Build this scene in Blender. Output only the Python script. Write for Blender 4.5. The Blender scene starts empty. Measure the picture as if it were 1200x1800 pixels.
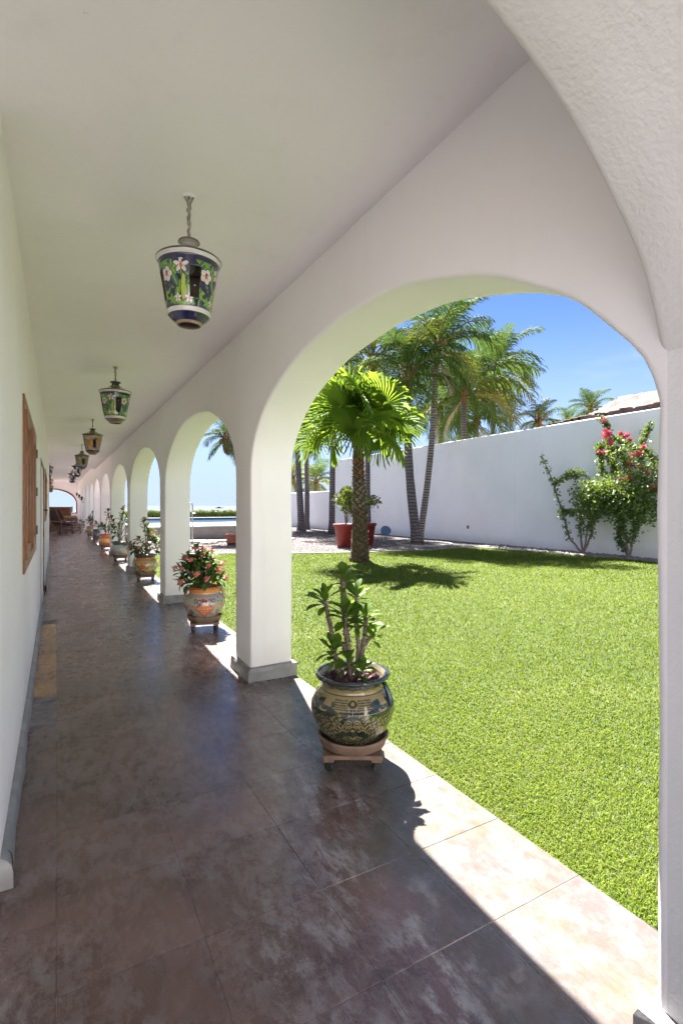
import bpy, math, random
import numpy as np
from mathutils import Vector, Matrix, noise as mnoise
random.seed(7); rng = np.random.default_rng(11)
sc = bpy.context.scene
C = sc.collection
H = 1.4                      # eye height in metres: plan measurements below are multiples of it
R = math.radians
# ------------------------------------------------------------------ camera, sky, sun, exposure
YAW = math.atan(500/900); CY, SY = math.cos(YAW), math.sin(YAW)
cam = bpy.data.cameras.new('camera'); co = bpy.data.objects.new('camera', cam); C.objects.link(co)
co.location = (0, 0, H); co.rotation_euler = (R(90), 0, -YAW)
cam.sensor_fit = 'VERTICAL'; cam.sensor_height = 36; cam.lens = 18; cam.shift_y = -11/1800
cam.clip_start = 0.03; cam.clip_end = 60000
sc.camera = co
SUN = Vector((.24, .97, 0)).normalized(); EL = R(54)
w = bpy.data.worlds.new('World'); sc.world = w; w.use_nodes = True
nt = w.node_tree; nt.nodes.clear()
sky = nt.nodes.new('ShaderNodeTexSky'); sky.sky_type = 'NISHITA'; sky.sun_disc = False
sky.sun_elevation = EL; sky.sun_rotation = math.atan2(SUN.x, SUN.y); sky.air_density = 0.20; sky.dust_density = 0.0; sky.ozone_density = 5.0
bg = nt.nodes.new('ShaderNodeBackground'); bg.inputs[1].default_value = 0.05
out = nt.nodes.new('ShaderNodeOutputWorld')
tc = nt.nodes.new('ShaderNodeTexCoord'); mp = nt.nodes.new('ShaderNodeMapping'); mp.inputs['Scale'].default_value = (1.6, 1.6, 7)
nz = nt.nodes.new('ShaderNodeTexNoise'); nz.inputs['Scale'].default_value = 1.7; nz.inputs['Detail'].default_value = 7; nz.inputs['Roughness'].default_value = .55
rp = nt.nodes.new('ShaderNodeMapRange'); rp.inputs[1].default_value = .50; rp.inputs[2].default_value = .78; rp.inputs[4].default_value = .6
mx = nt.nodes.new('ShaderNodeMix'); mx.data_type = 'RGBA'; mx.inputs[7].default_value = (1.45, 1.65, 1.95, 1)
L = nt.links.new
L(tc.outputs['Generated'], mp.inputs[0]); L(mp.outputs[0], nz.inputs[0]); L(nz.outputs[0], rp.inputs[0])
sx = nt.nodes.new('ShaderNodeSeparateXYZ'); L(tc.outputs['Generated'], sx.inputs[0])
hz_ = nt.nodes.new('ShaderNodeMapRange'); hz_.interpolation_type = 'SMOOTHSTEP'
for i_, q_ in enumerate((.01, .36, .99, 0.0)): hz_.inputs[i_+1].default_value = q_
L(sx.outputs[2], hz_.inputs[0]); mh = nt.nodes.new('ShaderNodeMix'); mh.data_type = 'RGBA'; mh.inputs[7].default_value = (1.12, 1.40, 1.90, 1)
L(hz_.outputs[0], mh.inputs[0]); L(sky.outputs[0], mh.inputs[6]); L(rp.outputs[0], mx.inputs[0]); L(mh.outputs[2], mx.inputs[6]); L(mx.outputs[2], bg.inputs[0]); L(bg.outputs[0], out.inputs[0])
sl = bpy.data.lights.new('sun', 'SUN'); sl.energy = 3.4; sl.angle = R(.55); sl.color = (1, .965, .91)
so = bpy.data.objects.new('sun', sl); C.objects.link(so); so.location = (5, 20, 30)
sd = Vector((SUN.x*math.cos(EL), SUN.y*math.cos(EL), math.sin(EL)))
so.rotation_euler = sd.to_track_quat('Z', 'Y').to_euler()
sc.view_settings.view_transform = 'Standard'; sc.view_settings.look = 'None'
sc.view_settings.exposure = 3.58; sc.view_settings.gamma = 1; sc.view_settings.use_curve_mapping = False
sc.cycles.max_bounces = 10; sc.cycles.diffuse_bounces = 7; sc.cycles.glossy_bounces = 4; sc.cycles.transparent_max_bounces = 8
sc.cycles.use_denoising = True

# ------------------------------------------------------------------ helpers
def at(px, py, d):
    """plan position (metres) of a thing seen at photo position px,py at distance d (in H)"""
    l = (px-600)/900*d
    return Vector((CY*l+SY*d, CY*d-SY*l, 1+(889-py)/900*d))*H
def onx(px, py, X):
    t = (px-600)/900
    Y = (CY*X-t*SY*X)/(t*CY+SY); d = CY*Y+SY*X
    return Vector((X, Y, 1+(889-py)/900*d))*H

class MB:
    def __init__(s): s.v = []; s.f = []; s.m = []; s.mi = 0
    def add(s, vs, fs):
        o = len(s.v); s.v += [tuple(v) for v in vs]
        for f in fs: s.f.append(tuple(i+o for i in f)); s.m.append(s.mi)
        return o
    def box(s, a, b, M=None):
        (x0, y0, z0), (x1, y1, z1) = a, b
        vs = [Vector(p) for p in [(x0,y0,z0),(x1,y0,z0),(x1,y1,z0),(x0,y1,z0),(x0,y0,z1),(x1,y0,z1),(x1,y1,z1),(x0,y1,z1)]]
        if M: vs = [M@v for v in vs]
        s.add(vs, [(0,3,2,1),(4,5,6,7),(0,1,5,4),(1,2,6,5),(2,3,7,6),(3,0,4,7)])
    def bbox(s, a, b, r=.004, M=None):
        """box with chamfered edges"""
        (x0, y0, z0), (x1, y1, z1) = a, b
        c = ((x0+x1)/2, (y0+y1)/2, (z0+z1)/2); e = ((x1-x0)/2, (y1-y0)/2, (z1-z0)/2)
        vs = []; ix = {}
        for sx in (-1,1):
            for sy in (-1,1):
                for sz in (-1,1):
                    for k in range(3):
                        q = [e[0]*sx, e[1]*sy, e[2]*sz]
                        for j in range(3):
                            if j != k: q[j] -= (sx,sy,sz)[j]*r
                        ix[(sx,sy,sz,k)] = len(vs); vs.append(Vector((c[0]+q[0], c[1]+q[1], c[2]+q[2])))
        fs = []
        for k in range(3):
            a1, a2 = [(1,2),(2,0),(0,1)][k]
            for sg in (-1,1):
                f = []
                for (u, v_) in ((-1,-1),(1,-1),(1,1),(-1,1)):
                    t = [0,0,0]; t[k] = sg; t[a1] = u; t[a2] = v_; f.append(ix[(*t, k)])
                fs.append(f if sg > 0 else f[::-1])
                # edges along a2 between k-face and a1-face
                for s1 in (-1,1):
                    t0 = [0,0,0]; t0[k] = sg; t0[a1] = s1; t0[a2] = -1; t1 = list(t0); t1[a2] = 1
                    f = [ix[(*t0,k)], ix[(*t1,k)], ix[(*t1,a1)], ix[(*t0,a1)]]
                    fs.append(f if sg*s1 > 0 else f[::-1])
        for sx in (-1,1):
            for sy in (-1,1):
                for sz in (-1,1):
                    f = [ix[(sx,sy,sz,0)], ix[(sx,sy,sz,1)], ix[(sx,sy,sz,2)]]
                    fs.append(f if sx*sy*sz > 0 else f[::-1])
        if M: vs = [M@v for v in vs]
        s.add(vs, fs)
    def tube(s, pts, rad, n=8, caps=True):
        pts = [Vector(p) for p in pts]
        if not hasattr(rad, '__len__'): rad = [rad]*len(pts)
        rings = []; up = Vector((0,0,1)); u = None
        for i, p in enumerate(pts):
            t = (pts[min(i+1, len(pts)-1)]-pts[max(i-1, 0)]).normalized()
            if u is None:
                u = t.cross(up)
                if u.length < .05: u = t.cross(Vector((1,0,0)))
            u = (u-t*u.dot(t)).normalized(); v_ = t.cross(u)
            rings.append([p+(u*math.cos(2*math.pi*k/n)+v_*math.sin(2*math.pi*k/n))*rad[i] for k in range(n)])
        vs = [q for r_ in rings for q in r_]; fs = []
        for i in range(len(pts)-1):
            for k in range(n):
                a = i*n+k; b = i*n+(k+1) % n
                fs.append((a, b, b+n, a+n))
        if caps: fs.append(tuple(range(n))[::-1]); fs.append(tuple((len(pts)-1)*n+k for k in range(n)))
        s.add(vs, fs)
    def lathe(s, prof, n=32, c=(0,0,0), caps=False):
        vs = []; fs = []
        for (r_, z) in prof:
            for k in range(n):
                a = 2*math.pi*k/n; vs.append((c[0]+r_*math.cos(a), c[1]+r_*math.sin(a), c[2]+z))
        for i in range(len(prof)-1):
            for k in range(n):
                a = i*n+k; b = i*n+(k+1) % n; fs.append((a, b, b+n, a+n))
        if caps: fs.append(tuple(range(n))[::-1]); fs.append(tuple((len(prof)-1)*n+k for k in range(n)))
        s.add(vs, fs)
    def mesh(s, name, mats, smooth=False):
        me = bpy.data.meshes.new(name); me.from_pydata(s.v, [], s.f)
        for m_ in (mats if isinstance(mats, (list, tuple)) else [mats]): me.materials.append(m_)
        if any(s.m): me.polygons.foreach_set('material_index', s.m)
        if smooth: me.polygons.foreach_set('use_smooth', [True]*len(s.f))
        me.update(); return me
    def build(s, name, mats, parent=None, smooth=False, loc=None, rz=None):
        o = bpy.data.objects.new(name, s.mesh(name, mats, smooth)); C.objects.link(o)
        if parent: o.parent = parent
        if loc is not None: o.location = loc
        if rz is not None: o.rotation_euler.z = rz
        return o
def link(name, me, parent=None, loc=None, rot=None, scale=None):
    o = bpy.data.objects.new(name, me); C.objects.link(o)
    if parent: o.parent = parent
    if loc is not None: o.location = loc
    if rot is not None: o.rotation_euler = rot
    if scale is not None: o.scale = (scale,)*3 if not hasattr(scale, '__len__') else scale
    return o
def empty(name, loc, rz=0): 
    o = bpy.data.objects.new(name, None); C.objects.link(o); o.location = loc; o.rotation_euler.z = rz; o.empty_display_size = .1
    return o
def tag(o, label, cat, group=None):
    o['label'] = label; o['category'] = cat
    if group: o['group'] = group
    return o
def struct(o): o['kind'] = 'structure'; return o
def stuff(o): o['kind'] = 'stuff'; return o
def np_mesh(name, verts, faces, mat, k, smooth=False, attr=None):
    """verts (n,3), faces (m,k) arrays"""
    me = bpy.data.meshes.new(name); n, m_ = len(verts), len(faces)
    me.vertices.add(n); me.vertices.foreach_set('co', np.asarray(verts, np.float32).ravel())
    me.loops.add(m_*k); me.loops.foreach_set('vertex_index', np.asarray(faces, np.int32).ravel())
    me.polygons.add(m_); me.polygons.foreach_set('loop_start', np.arange(0, m_*k, k, dtype=np.int32))
    me.polygons.foreach_set('loop_total', np.full(m_, k, np.int32))
    if smooth: me.polygons.foreach_set('use_smooth', np.ones(m_, bool))
    me.materials.append(mat); me.update(calc_edges=True)
    if attr is not None:
        a = me.color_attributes.new('col', 'FLOAT_COLOR', 'POINT')
        c4 = np.ones((n, 4), np.float32); c4[:, :attr.shape[1]] = attr; a.data.foreach_set('color', c4.ravel())
    return me

# ------------------------------------------------------------------ materials
def new_mat(name):
    m = bpy.data.materials.new(name); m.use_nodes = True
    return m, m.node_tree, m.node_tree.nodes['Principled BSDF']
def N(t, ty, **kw):
    n = t.nodes.new(ty)
    for k, v_ in kw.items():
        if k in ('data_type','blend_type','operation','coloring','noise_dimensions','feature','wave_type','bands_direction','distance'): setattr(n, k, v_)
        else: n.inputs[k].default_value = v_
    return n
def pos(t): return t.nodes.new('ShaderNodeNewGeometry').outputs['Position']
def noise_(t, vec, scale, detail=5, rough=.55, stretch=None, dist=0):
    if stretch:
        m_ = t.nodes.new('ShaderNodeMapping'); m_.inputs['Scale'].default_value = stretch; t.links.new(vec, m_.inputs[0]); vec = m_.outputs[0]
    n = N(t, 'ShaderNodeTexNoise', Scale=scale, Detail=detail, Roughness=rough, Distortion=dist); t.links.new(vec, n.inputs['Vector']); return n.outputs[0]
def rng_(t, v, a, b, c=0, d=1):
    n = t.nodes.new('ShaderNodeMapRange')
    for i, x in enumerate((a, b, c, d)): n.inputs[i+1].default_value = x
    t.links.new(v, n.inputs[0]); return n.outputs[0]
def mix_(t, f, a, b, blend='MIX'):
    n = t.nodes.new('ShaderNodeMix'); n.data_type = 'RGBA'; n.blend_type = blend
    for i, x in ((0, f), (6, a), (7, b)):
        if hasattr(x, 'is_linked'): t.links.new(x, n.inputs[i])
        else: n.inputs[i].default_value = x if i == 0 else (*x, 1)
    return n.outputs[2]
def math_(t, op, a, b=0):
    n = t.nodes.new('ShaderNodeMath'); n.operation = op
    for i, x in ((0, a), (1, b)):
        if hasattr(x, 'is_linked'): t.links.new(x, n.inputs[i])
        else: n.inputs[i].default_value = x
    return n.outputs[0]
def bump_(t, p, h, strength, dist):
    n = N(t, 'ShaderNodeBump', Strength=strength, Distance=dist); t.links.new(h, n.inputs['Height']); t.links.new(n.outputs[0], p.inputs['Normal'])
def simple(name, c1, c2=None, scale=8, rough=.6, bump=.3, bd=.003, metal=0, spec=.5, coords='obj', bscale=None):
    m, t, p = new_mat(name)
    tc = t.nodes.new('ShaderNodeTexCoord').outputs['Object'] if coords == 'obj' else pos(t)
    c2 = c2 or tuple(x*.7 for x in c1)
    n = noise_(t, tc, scale, 6, .6)
    t.links.new(mix_(t, rng_(t, n, .35, .65), c1, c2), p.inputs['Base Color'])
    p.inputs['Roughness'].default_value = rough; p.inputs['Metallic'].default_value = metal; p.inputs['Specular IOR Level'].default_value = spec
    if bump: bump_(t, p, noise_(t, tc, bscale or scale*4, 4), bump, bd)
    return m
def stucco(name, col, amp=.004, sc_=18):
    m, t, p = new_mat(name); P = pos(t)
    big = noise_(t, P, .9, 5, .6)
    c = mix_(t, rng_(t, big, .3, .7), col, tuple(x*.94 for x in col))
    st = noise_(t, P, 3.5, 6, .7)
    c = mix_(t, rng_(t, st, .62, .8, 0, .35), c, tuple(x*.84 for x in col))
    sk_ = noise_(t, P, 2.2, 6, .7, (2.5, 2.5, .12)); c = mix_(t, rng_(t, sk_, .56, .74, 0, .16), c, tuple(x*.70 for x in col))
    zz_ = t.nodes.new('ShaderNodeSeparateXYZ'); t.links.new(P, zz_.inputs[0]); ft_ = rng_(t, math_(t, 'SUBTRACT', zz_.outputs[2], math_(t, 'MULTIPLY', noise_(t, P, 2.5, 6, .7), .5)), -.28, .06, 1, 0)
    c = mix_(t, math_(t, 'MULTIPLY', ft_, .35), c, (.50, .43, .36))
    sp_ = noise_(t, P, 11, 3, .5); c = mix_(t, rng_(t, sp_, .80, .82, 0, .4), c, (.35, .32, .29))
    t.links.new(c, p.inputs['Base Color']); p.inputs['Roughness'].default_value = .75; p.inputs['Specular IOR Level'].default_value = .25
    h1 = noise_(t, P, sc_, 5, .6); h2 = noise_(t, P, 1.6, 3, .5)
    h3 = noise_(t, P, 95, 2, .5)
    h = math_(t, 'ADD', math_(t, 'MULTIPLY', h1, .5), math_(t, 'ADD', math_(t, 'MULTIPLY', h2, 5.0), math_(t, 'MULTIPLY', h3, .12)))
    bump_(t, p, h, .55, amp)
    return m
M_white = stucco('white_stucco', (.885, .850, .870))
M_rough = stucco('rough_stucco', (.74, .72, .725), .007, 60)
M_garden = stucco('garden_wall_paint', (.89, .885, .89), .006, 14)
M_cement = simple('grey_cement', (.30, .29, .285), (.19, .185, .185), 9, .55, .5, .003, coords='w', bscale=50)
# floor: sealed, scuffed stone slabs; open edge worn, its colour darkened to offset the sun
def floor_mat(name, base, base2, worn=True):
    m, t, p = new_mat(name); P = pos(t)
    oi = t.nodes.new('ShaderNodeObjectInfo').outputs['Random']
    a = noise_(t, P, 2.2, 6, .62)
    c = mix_(t, rng_(t, a, .38, .62), base, base2)
    c = mix_(t, math_(t, 'MULTIPLY', oi, .35), c, tuple(x*.62 for x in base2))
    pl = noise_(t, P, 1.3, 5, .6); c = mix_(t, rng_(t, pl, .52, .68, 0, .35), c, (.15, .14, .15))
    s1 = noise_(t, P, 15, 14, .82, (1, .6, 1), .3); area = noise_(t, P, 2.1, 5, .6)
    sp = math_(t, 'MULTIPLY', rng_(t, s1, .50, .555), rng_(t, area, .44, .60))
    xyz = t.nodes.new('ShaderNodeSeparateXYZ'); t.links.new(P, xyz.inputs[0])
    c = mix_(t, math_(t, 'MULTIPLY', sp, rng_(t, xyz.outputs[1], 1.2, 4.5, .62, .28)), c, (.29, .265, .26))
    s2 = noise_(t, P, 60, 8, .8, (1.0, .5, 1)); c = mix_(t, rng_(t, s2, .54, .64, 0, .28), c, (.38, .355, .35))
    s4 = noise_(t, P, 33, 8, .8, (1.0, .6, 1)); c = mix_(t, rng_(t, s4, .54, .66, 0, .45), c, (.06, .042, .04))
    s3 = noise_(t, P, 30, 3, .9, (3.2, .12, 1), 1.5); c = mix_(t, rng_(t, s3, .66, .71, 0, .45), c, (.44, .42, .42))
    if worn:
        e = noise_(t, P, 2.6, 9, .7)
        xe = math_(t, 'ADD', xyz.outputs[0], math_(t, 'MULTIPLY', math_(t, 'SUBTRACT', e, .5), 1.5))
        # the nearest slabs by the garden are the most worn
        yf = rng_(t, xyz.outputs[1], .9, 3.2, .42, 0)
        xe = math_(t, 'ADD', xe, yf)
        mask = rng_(t, xe, 1.28, 1.55)
        col = mix_(t, rng_(t, noise_(t, P, 3.2, 5, .6), .42, .62), (.080, .066, .060), (.094, .073, .049))  # edge band colours darker than real stone, holding back the sunlit strip
        col = mix_(t, rng_(t, noise_(t, P, 9, 10, .7), .47, .6), col, (.108, .097, .092))
        col = mix_(t, rng_(t, noise_(t, P, 5, 3, .5), .64, .7, 0, .7), col, (.16, .13, .12))
        sc2 = noise_(t, P, 14, 12, .8, (1, .3, 1)); mask2 = math_(t, 'MULTIPLY', rng_(t, xe, .95, 1.3), rng_(t, sc2, .50, .58))
        c = mix_(t, math_(t, 'MULTIPLY', mask2, .8), c, (.36, .34, .335))
        c = mix_(t, math_(t, 'MULTIPLY', mask, .92), c, col)
    t.links.new(c, p.inputs['Base Color'])
    rr = math_(t, 'ADD', rng_(t, s1, .35, .7, .16, .38), rng_(t, area, .4, .6, 0, .06)); t.links.new(rr, p.inputs['Roughness'])
    p.inputs['Specular IOR Level'].default_value = .55
    h = math_(t, 'ADD', math_(t, 'MULTIPLY', noise_(t, P, 3, 3), 1.6), math_(t, 'MULTIPLY', s1, .35)); bump_(t, p, h, .35, .006)
    return m
M_floor = floor_mat('sealed_stone_floor', (.190, .118, .102), (.098, .058, .051))
M_amber = floor_mat('amber_stone', (.52, .27, .07), (.26, .13, .05), False)
M_grout = simple('floor_grout', (.34, .30, .29), (.10, .08, .08), 10, .7, .3, .002, coords='w')
M_wood = simple('varnished_wood', (.29, .105, .026), (.17, .058, .014), 12, .35, .2, .001)
M_panel = simple('shutter_panel_shaded', (.22, .075, .014), (.14, .045, .01), 12, .4, .2, .001)  # darker copy of the shutter wood, recess shade put into the colour
M_oldwood = simple('weathered_wood', (.22, .14, .095), (.12, .075, .05), 14, .75, .5, .002)
M_darkwood = simple('dark_wood', (.16, .06, .03), (.09, .035, .02), 10, .4, .2, .001)
M_iron = simple('dark_iron', (.03, .03, .035), (.05, .04, .035), 20, .5, .2, .001, metal=.6)
M_brass = simple('hinge_metal', (.10, .09, .085), (.05, .045, .04), 30, .4, .2, .001, metal=.8)
M_rubber = simple('black_caster', (.015, .015, .017), (.03, .03, .03), 20, .45, .1, .001)
M_clay = simple('clay_saucer', (.24, .155, .11), (.13, .08, .055), 12, .8, .5, .003)
M_claydark = simple('raw_clay', (.20, .15, .12), (.12, .09, .075), 14, .85, .3, .002)
M_terr = simple('red_plastic_pot', (.20, .022, .018), (.16, .018, .014), 4, .5, .1, .002)
M_stone = simple('lava_stone', (.09, .03, .028), (.04, .018, .018), 20, .8, .8, .006)
M_soil = simple('soil', (.05, .033, .025), (.03, .02, .015), 20, .95, .9, .01)
M_cord = simple('plastered_cord', (.38, .35, .30), (.16, .13, .10), 40, .8, .5, .002)
M_rock = simple('river_rock', (.32, .28, .26), (.18, .15, .14), 9, .85, .5, .01)
M_cushion = simple('tan_cushion', (.42, .26, .14), (.30, .18, .10), 9, .9, .3, .003)
M_leather = simple('dark_leather', (.045, .018, .010), (.028, .012, .008), 9, .85, .3, .003)
M_metal = simple('galvanised_pipe', (.45, .45, .45), (.3, .3, .31), 12, .35, .1, .001, metal=.8)
M_roof = simple('weathered_roof', (.13, .10, .092), (.055, .040, .037), 2.2, .9, .6, .02, bscale=7)
M_roofdark = simple('roof_eave', (.13, .08, .07), (.06, .04, .04), 5, .9, .6, .02)
def leaf_mat(name, c1, c2, trans=.35, rough=.6, scale=3, attr=False, spec=.22, dry=None):
    m, t, p = new_mat(name)
    oi = t.nodes.new('ShaderNodeObjectInfo').outputs['Random']
    if attr:
        at_ = t.nodes.new('ShaderNodeAttribute'); at_.attribute_name = 'col'
        sp = t.nodes.new('ShaderNodeSeparateColor'); t.links.new(at_.outputs['Color'], sp.inputs[0])
        f = sp.outputs[0]
    else:
        tc = t.nodes.new('ShaderNodeTexCoord').outputs['Object']
        f = math_(t, 'ADD', math_(t, 'MULTIPLY', rng_(t, noise_(t, tc, scale, 3), .35, .65), .6), math_(t, 'MULTIPLY', oi, .4))
    c = mix_(t, f, c1, c2)
    if dry: c = mix_(t, sp.outputs[1], c, dry)
    t.links.new(c, p.inputs['Base Color']); p.inputs['Roughness'].default_value = rough; p.inputs['Specular IOR Level'].default_value = spec
    tr = t.nodes.new('ShaderNodeBsdfTranslucent'); t.links.new(mix_(t, .15 if name.startswith('coconut') else .5, c, (.25, .32, .03), 'MIX'), tr.inputs[0])
    ms = t.nodes.new('ShaderNodeMixShader'); ms.inputs[0].default_value = trans
    t.links.new(p.outputs[0], ms.inputs[1]); t.links.new(tr.outputs[0], ms.inputs[2])
    t.links.new(ms.outputs[0], t.nodes['Material Output'].inputs[0])
    return m
M_grass = leaf_mat('lawn_blade', (.054, .100, .006), (.190, .250, .034), .30, .75, attr=True, spec=.12, dry=(.26, .21, .10))
M_palm = leaf_mat('coconut_leaflet', (.012, .044, .012), (.085, .145, .028), .24, .8, spec=.08)
M_palmy = leaf_mat('yellowing_leaflet', (.075, .11, .02), (.14, .13, .035), .25, .7)
M_palmdead = leaf_mat('dead_leaflet', (.42, .36, .28), (.28, .22, .16), .1, .8)
M_rachis = simple('palm_rachis', (.16, .17, .04), (.12, .11, .035), 3, .8, .1, .002, spec=.1)
M_fan = leaf_mat('fan_leaf', (.055, .14, .012), (.22, .33, .025), .50, .7, spec=.1)
M_thorn = leaf_mat('crown_of_thorns_leaf', (.045, .11, .012), (.11, .19, .022), .38, .55, spec=.15)
M_thornd = leaf_mat('dark_thorn_leaf', (.022, .065, .012), (.06, .12, .02), .25, .55, spec=.15)
M_boug = leaf_mat('bougainvillea_leaf', (.018, .055, .010), (.19, .26, .07), .32, .45, attr=True, spec=.4)
M_bract = leaf_mat('bougainvillea_bract', (.62, .02, .13), (.72, .05, .24), .2, .5)
M_pink = leaf_mat('pink_bract', (.56, .11, .13), (.60, .24, .17), .2, .5)
M_red = leaf_mat('red_bract', (.62, .07, .06), (.75, .2, .12), .2, .5)
M_hedge = leaf_mat('hedge_leaf', (.07, .14, .03), (.22, .28, .06), .2, .5, attr=True)
M_shrub = leaf_mat('shrub_leaf', (.045, .09, .02), (.16, .17, .03), .2, .4)
M_stem = simple('thorny_stem', (.19, .145, .12), (.085, .062, .052), 60, .8, .8, .004)
M_twig = simple('twig_bark', (.24, .19, .16), (.14, .11, .09), 14, .85, .5, .003)
def trunk_mat(name, c1, c2, ring):
    m, t, p = new_mat(name); tc = t.nodes.new('ShaderNodeTexCoord').outputs['Object']
    wv = N(t, 'ShaderNodeTexWave', wave_type='BANDS', bands_direction='Z', Scale=ring, Distortion=3.5, Detail=3); wv.inputs['Detail Scale'].default_value = 1.6
    t.links.new(tc, wv.inputs[0])
    c = mix_(t, rng_(t, wv.outputs[1], .25, .6), c2, c1); c = mix_(t, rng_(t, noise_(t, tc, 5, 6, .7), .5, .68), c, tuple(x*.5 for x in c1))
    t.links.new(c, p.inputs['Base Color']); p.inputs['Roughness'].default_value = .85
    h = math_(t, 'ADD', wv.outputs[1], noise_(t, tc, 22, 5, .7)); bump_(t, p, h, .7, .018)
    return m
M_trunk = trunk_mat('coconut_trunk', (.17, .14, .14), (.07, .058, .06), 2.6)
M_trunk2 = trunk_mat('ringed_trunk', (.30, .25, .22), (.08, .062, .055), 3.2)
M_boot = simple('palm_boot', (.26, .115, .05), (.10, .048, .022), 9, .85, .6, .005)
M_bootg = simple('grey_palm_boot', (.24, .19, .15), (.09, .07, .05), 9, .9, .6, .005)
M_fiber = simple('palm_fibre', (.08, .05, .03), (.035, .024, .016), 14, .95, .8, .01)
def paint_mat(name, rough=.12):
    m, t, p = new_mat(name); a = t.nodes.new('ShaderNodeAttribute'); a.attribute_name = 'col'
    tc = t.nodes.new('ShaderNodeTexCoord').outputs['Object']
    c = mix_(t, rng_(t, noise_(t, tc, 26, 5, .7), .35, .7, 0, .28), a.outputs['Color'], (.16, .13, .10))
    t.links.new(c, p.inputs['Base Color']); p.inputs['Roughness'].default_value = rough; p.inputs['Coat Weight'].default_value = .5; p.inputs['Coat Roughness'].default_value = .08
    bump_(t, p, noise_(t, tc, 14, 3), .2, .003)
    return m
M_glaze = paint_mat('painted_glaze'); M_glaze2 = paint_mat('worn_glaze', .3)
def gravel_mat():
    m, t, p = new_mat('gravel'); P = pos(t)
    vo = N(t, 'ShaderNodeTexVoronoi', Scale=17.0); t.links.new(P, vo.inputs['Vector'])
    sp = t.nodes.new('ShaderNodeSeparateColor'); t.links.new(vo.outputs['Color'], sp.inputs[0])
    c = mix_(t, sp.outputs[0], (.10, .082, .080), (.25, .215, .21)); c = mix_(t, rng_(t, vo.outputs['Distance'], .35, .7), c, (.05, .04, .04))
    t.links.new(c, p.inputs['Base Color']); p.inputs['Roughness'].default_value = .9
    bump_(t, p, math_(t, 'SUBTRACT', 1, vo.outputs['Distance']), 1, .03); return m
M_gravel = gravel_mat()
M_pebble = leaf_mat('pebble', (.10, .082, .08), (.30, .26, .25), 0, .8, attr=True)
def soil_lawn():
    m, t, p = new_mat('lawn_soil'); P = pos(t)
    c = mix_(t, rng_(t, noise_(t, P, 25, 6, .8), .4, .62), (.030, .048, .010), (.075, .10, .022))
    c = mix_(t, rng_(t, noise_(t, P, .6, 4), .55, .7, 0, .25), c, (.24, .25, .09))
    t.links.new(c, p.inputs['Base Color']); p.inputs['Roughness'].default_value = .95; bump_(t, p, noise_(t, P, 60, 5, .8), 1, .02); return m
M_lawn = soil_lawn()
M_conc = simple('pool_concrete', (.24, .21, .205), (.17, .145, .145), 2.5, .8, .3, .004, coords='w')
M_coping = simple('white_coping', (.34, .325, .31), (.27, .26, .25), 3, .6, .2, .002, coords='w')
M_bluetile = simple('blue_pool_tile', (.03, .06, .22), (.05, .10, .32), 20, .25, .1, .001)
def water_mat(name, c, rough, bs, bd):
    m, t, p = new_mat(name); P = pos(t)
    p.inputs['Base Color'].default_value = (*c, 1); p.inputs['Roughness'].default_value = rough; p.inputs['IOR'].default_value = 1.33
    bump_(t, p, noise_(t, P, bs, 4, .6, (1, 2.2, 1)), .6, bd); return m
M_water = water_mat('pool_water', (.06, .11, .13), .05, 3, .03)
M_sea = water_mat('sea_water', (.020, .031, .045), .65, .25, .5); M_sea.node_tree.nodes['Principled BSDF'].inputs['Specular IOR Level'].default_value = .12
M_sand = simple('dry_sand', (.45, .38, .30), (.36, .30, .24), 1, .95, .3, .02, coords='w')
M_yellow = simple('ochre_render', (.55, .45, .35), (.45, .36, .28), 2, .9, .3, .01)
M_bluemetal = simple('blue_painted_metal', (.07, .14, .24), (.10, .19, .30), 8, .4, .1, .001)

# ------------------------------------------------------------------ the setting: terrain, lawn, gravel, sea
def sheet(name, pts, z, mat):
    b = MB(); b.add([(x*H, y*H, z) for x, y in pts], [tuple(range(len(pts)))]); return struct(b.build(name, mat))
sheet('terrain', [(-120, -120), (300, -120), (300, 60), (-120, 60)], -.16, M_sand)
b = MB(); b.box((-30000, 60*H, -9), (30000, 50000, -5)); 
struct(b.build('sea', M_sea))
# gravel bed and strip along the garden wall
sheet('gravel_bed', [(1.30, 9.0), (10.1, 9.0), (10.1, 34), (1.30, 34)], -.035, M_gravel)
lawn_edge = [(1.24, 11.3), (2.2, 11.0), (3.16, 10.64), (4.3, 10.0), (5.8, 9.5), (7.5, 9.25), (8.6, 9.45), (9.0, 9.1), (9.25, 7.6), (9.4, 6.0), (9.5, 4.5), (9.55, 2.0), (9.55, -9)]
lawn_poly = lawn_edge + [(1.24, -9)]
o = sheet('lawn', lawn_poly, -.03, M_lawn); 
sheet('planting_strip', [(8.9, -9), (10.1, -9), (10.1, 9.0), (8.9, 9.0)], -.05, M_gravel)
def inside(px, py, poly):
    ins = np.zeros(len(px), bool); j = len(poly)-1
    for i in range(len(poly)):
        xi, yi = poly[i]; xj, yj = poly[j]
        c = ((yi > py) != (yj > py)) & (px < (xj-xi)*(py-yi)/((yj-yi) if yj != yi else 1e-9)+xi); ins ^= c; j = i
    return ins
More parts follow.
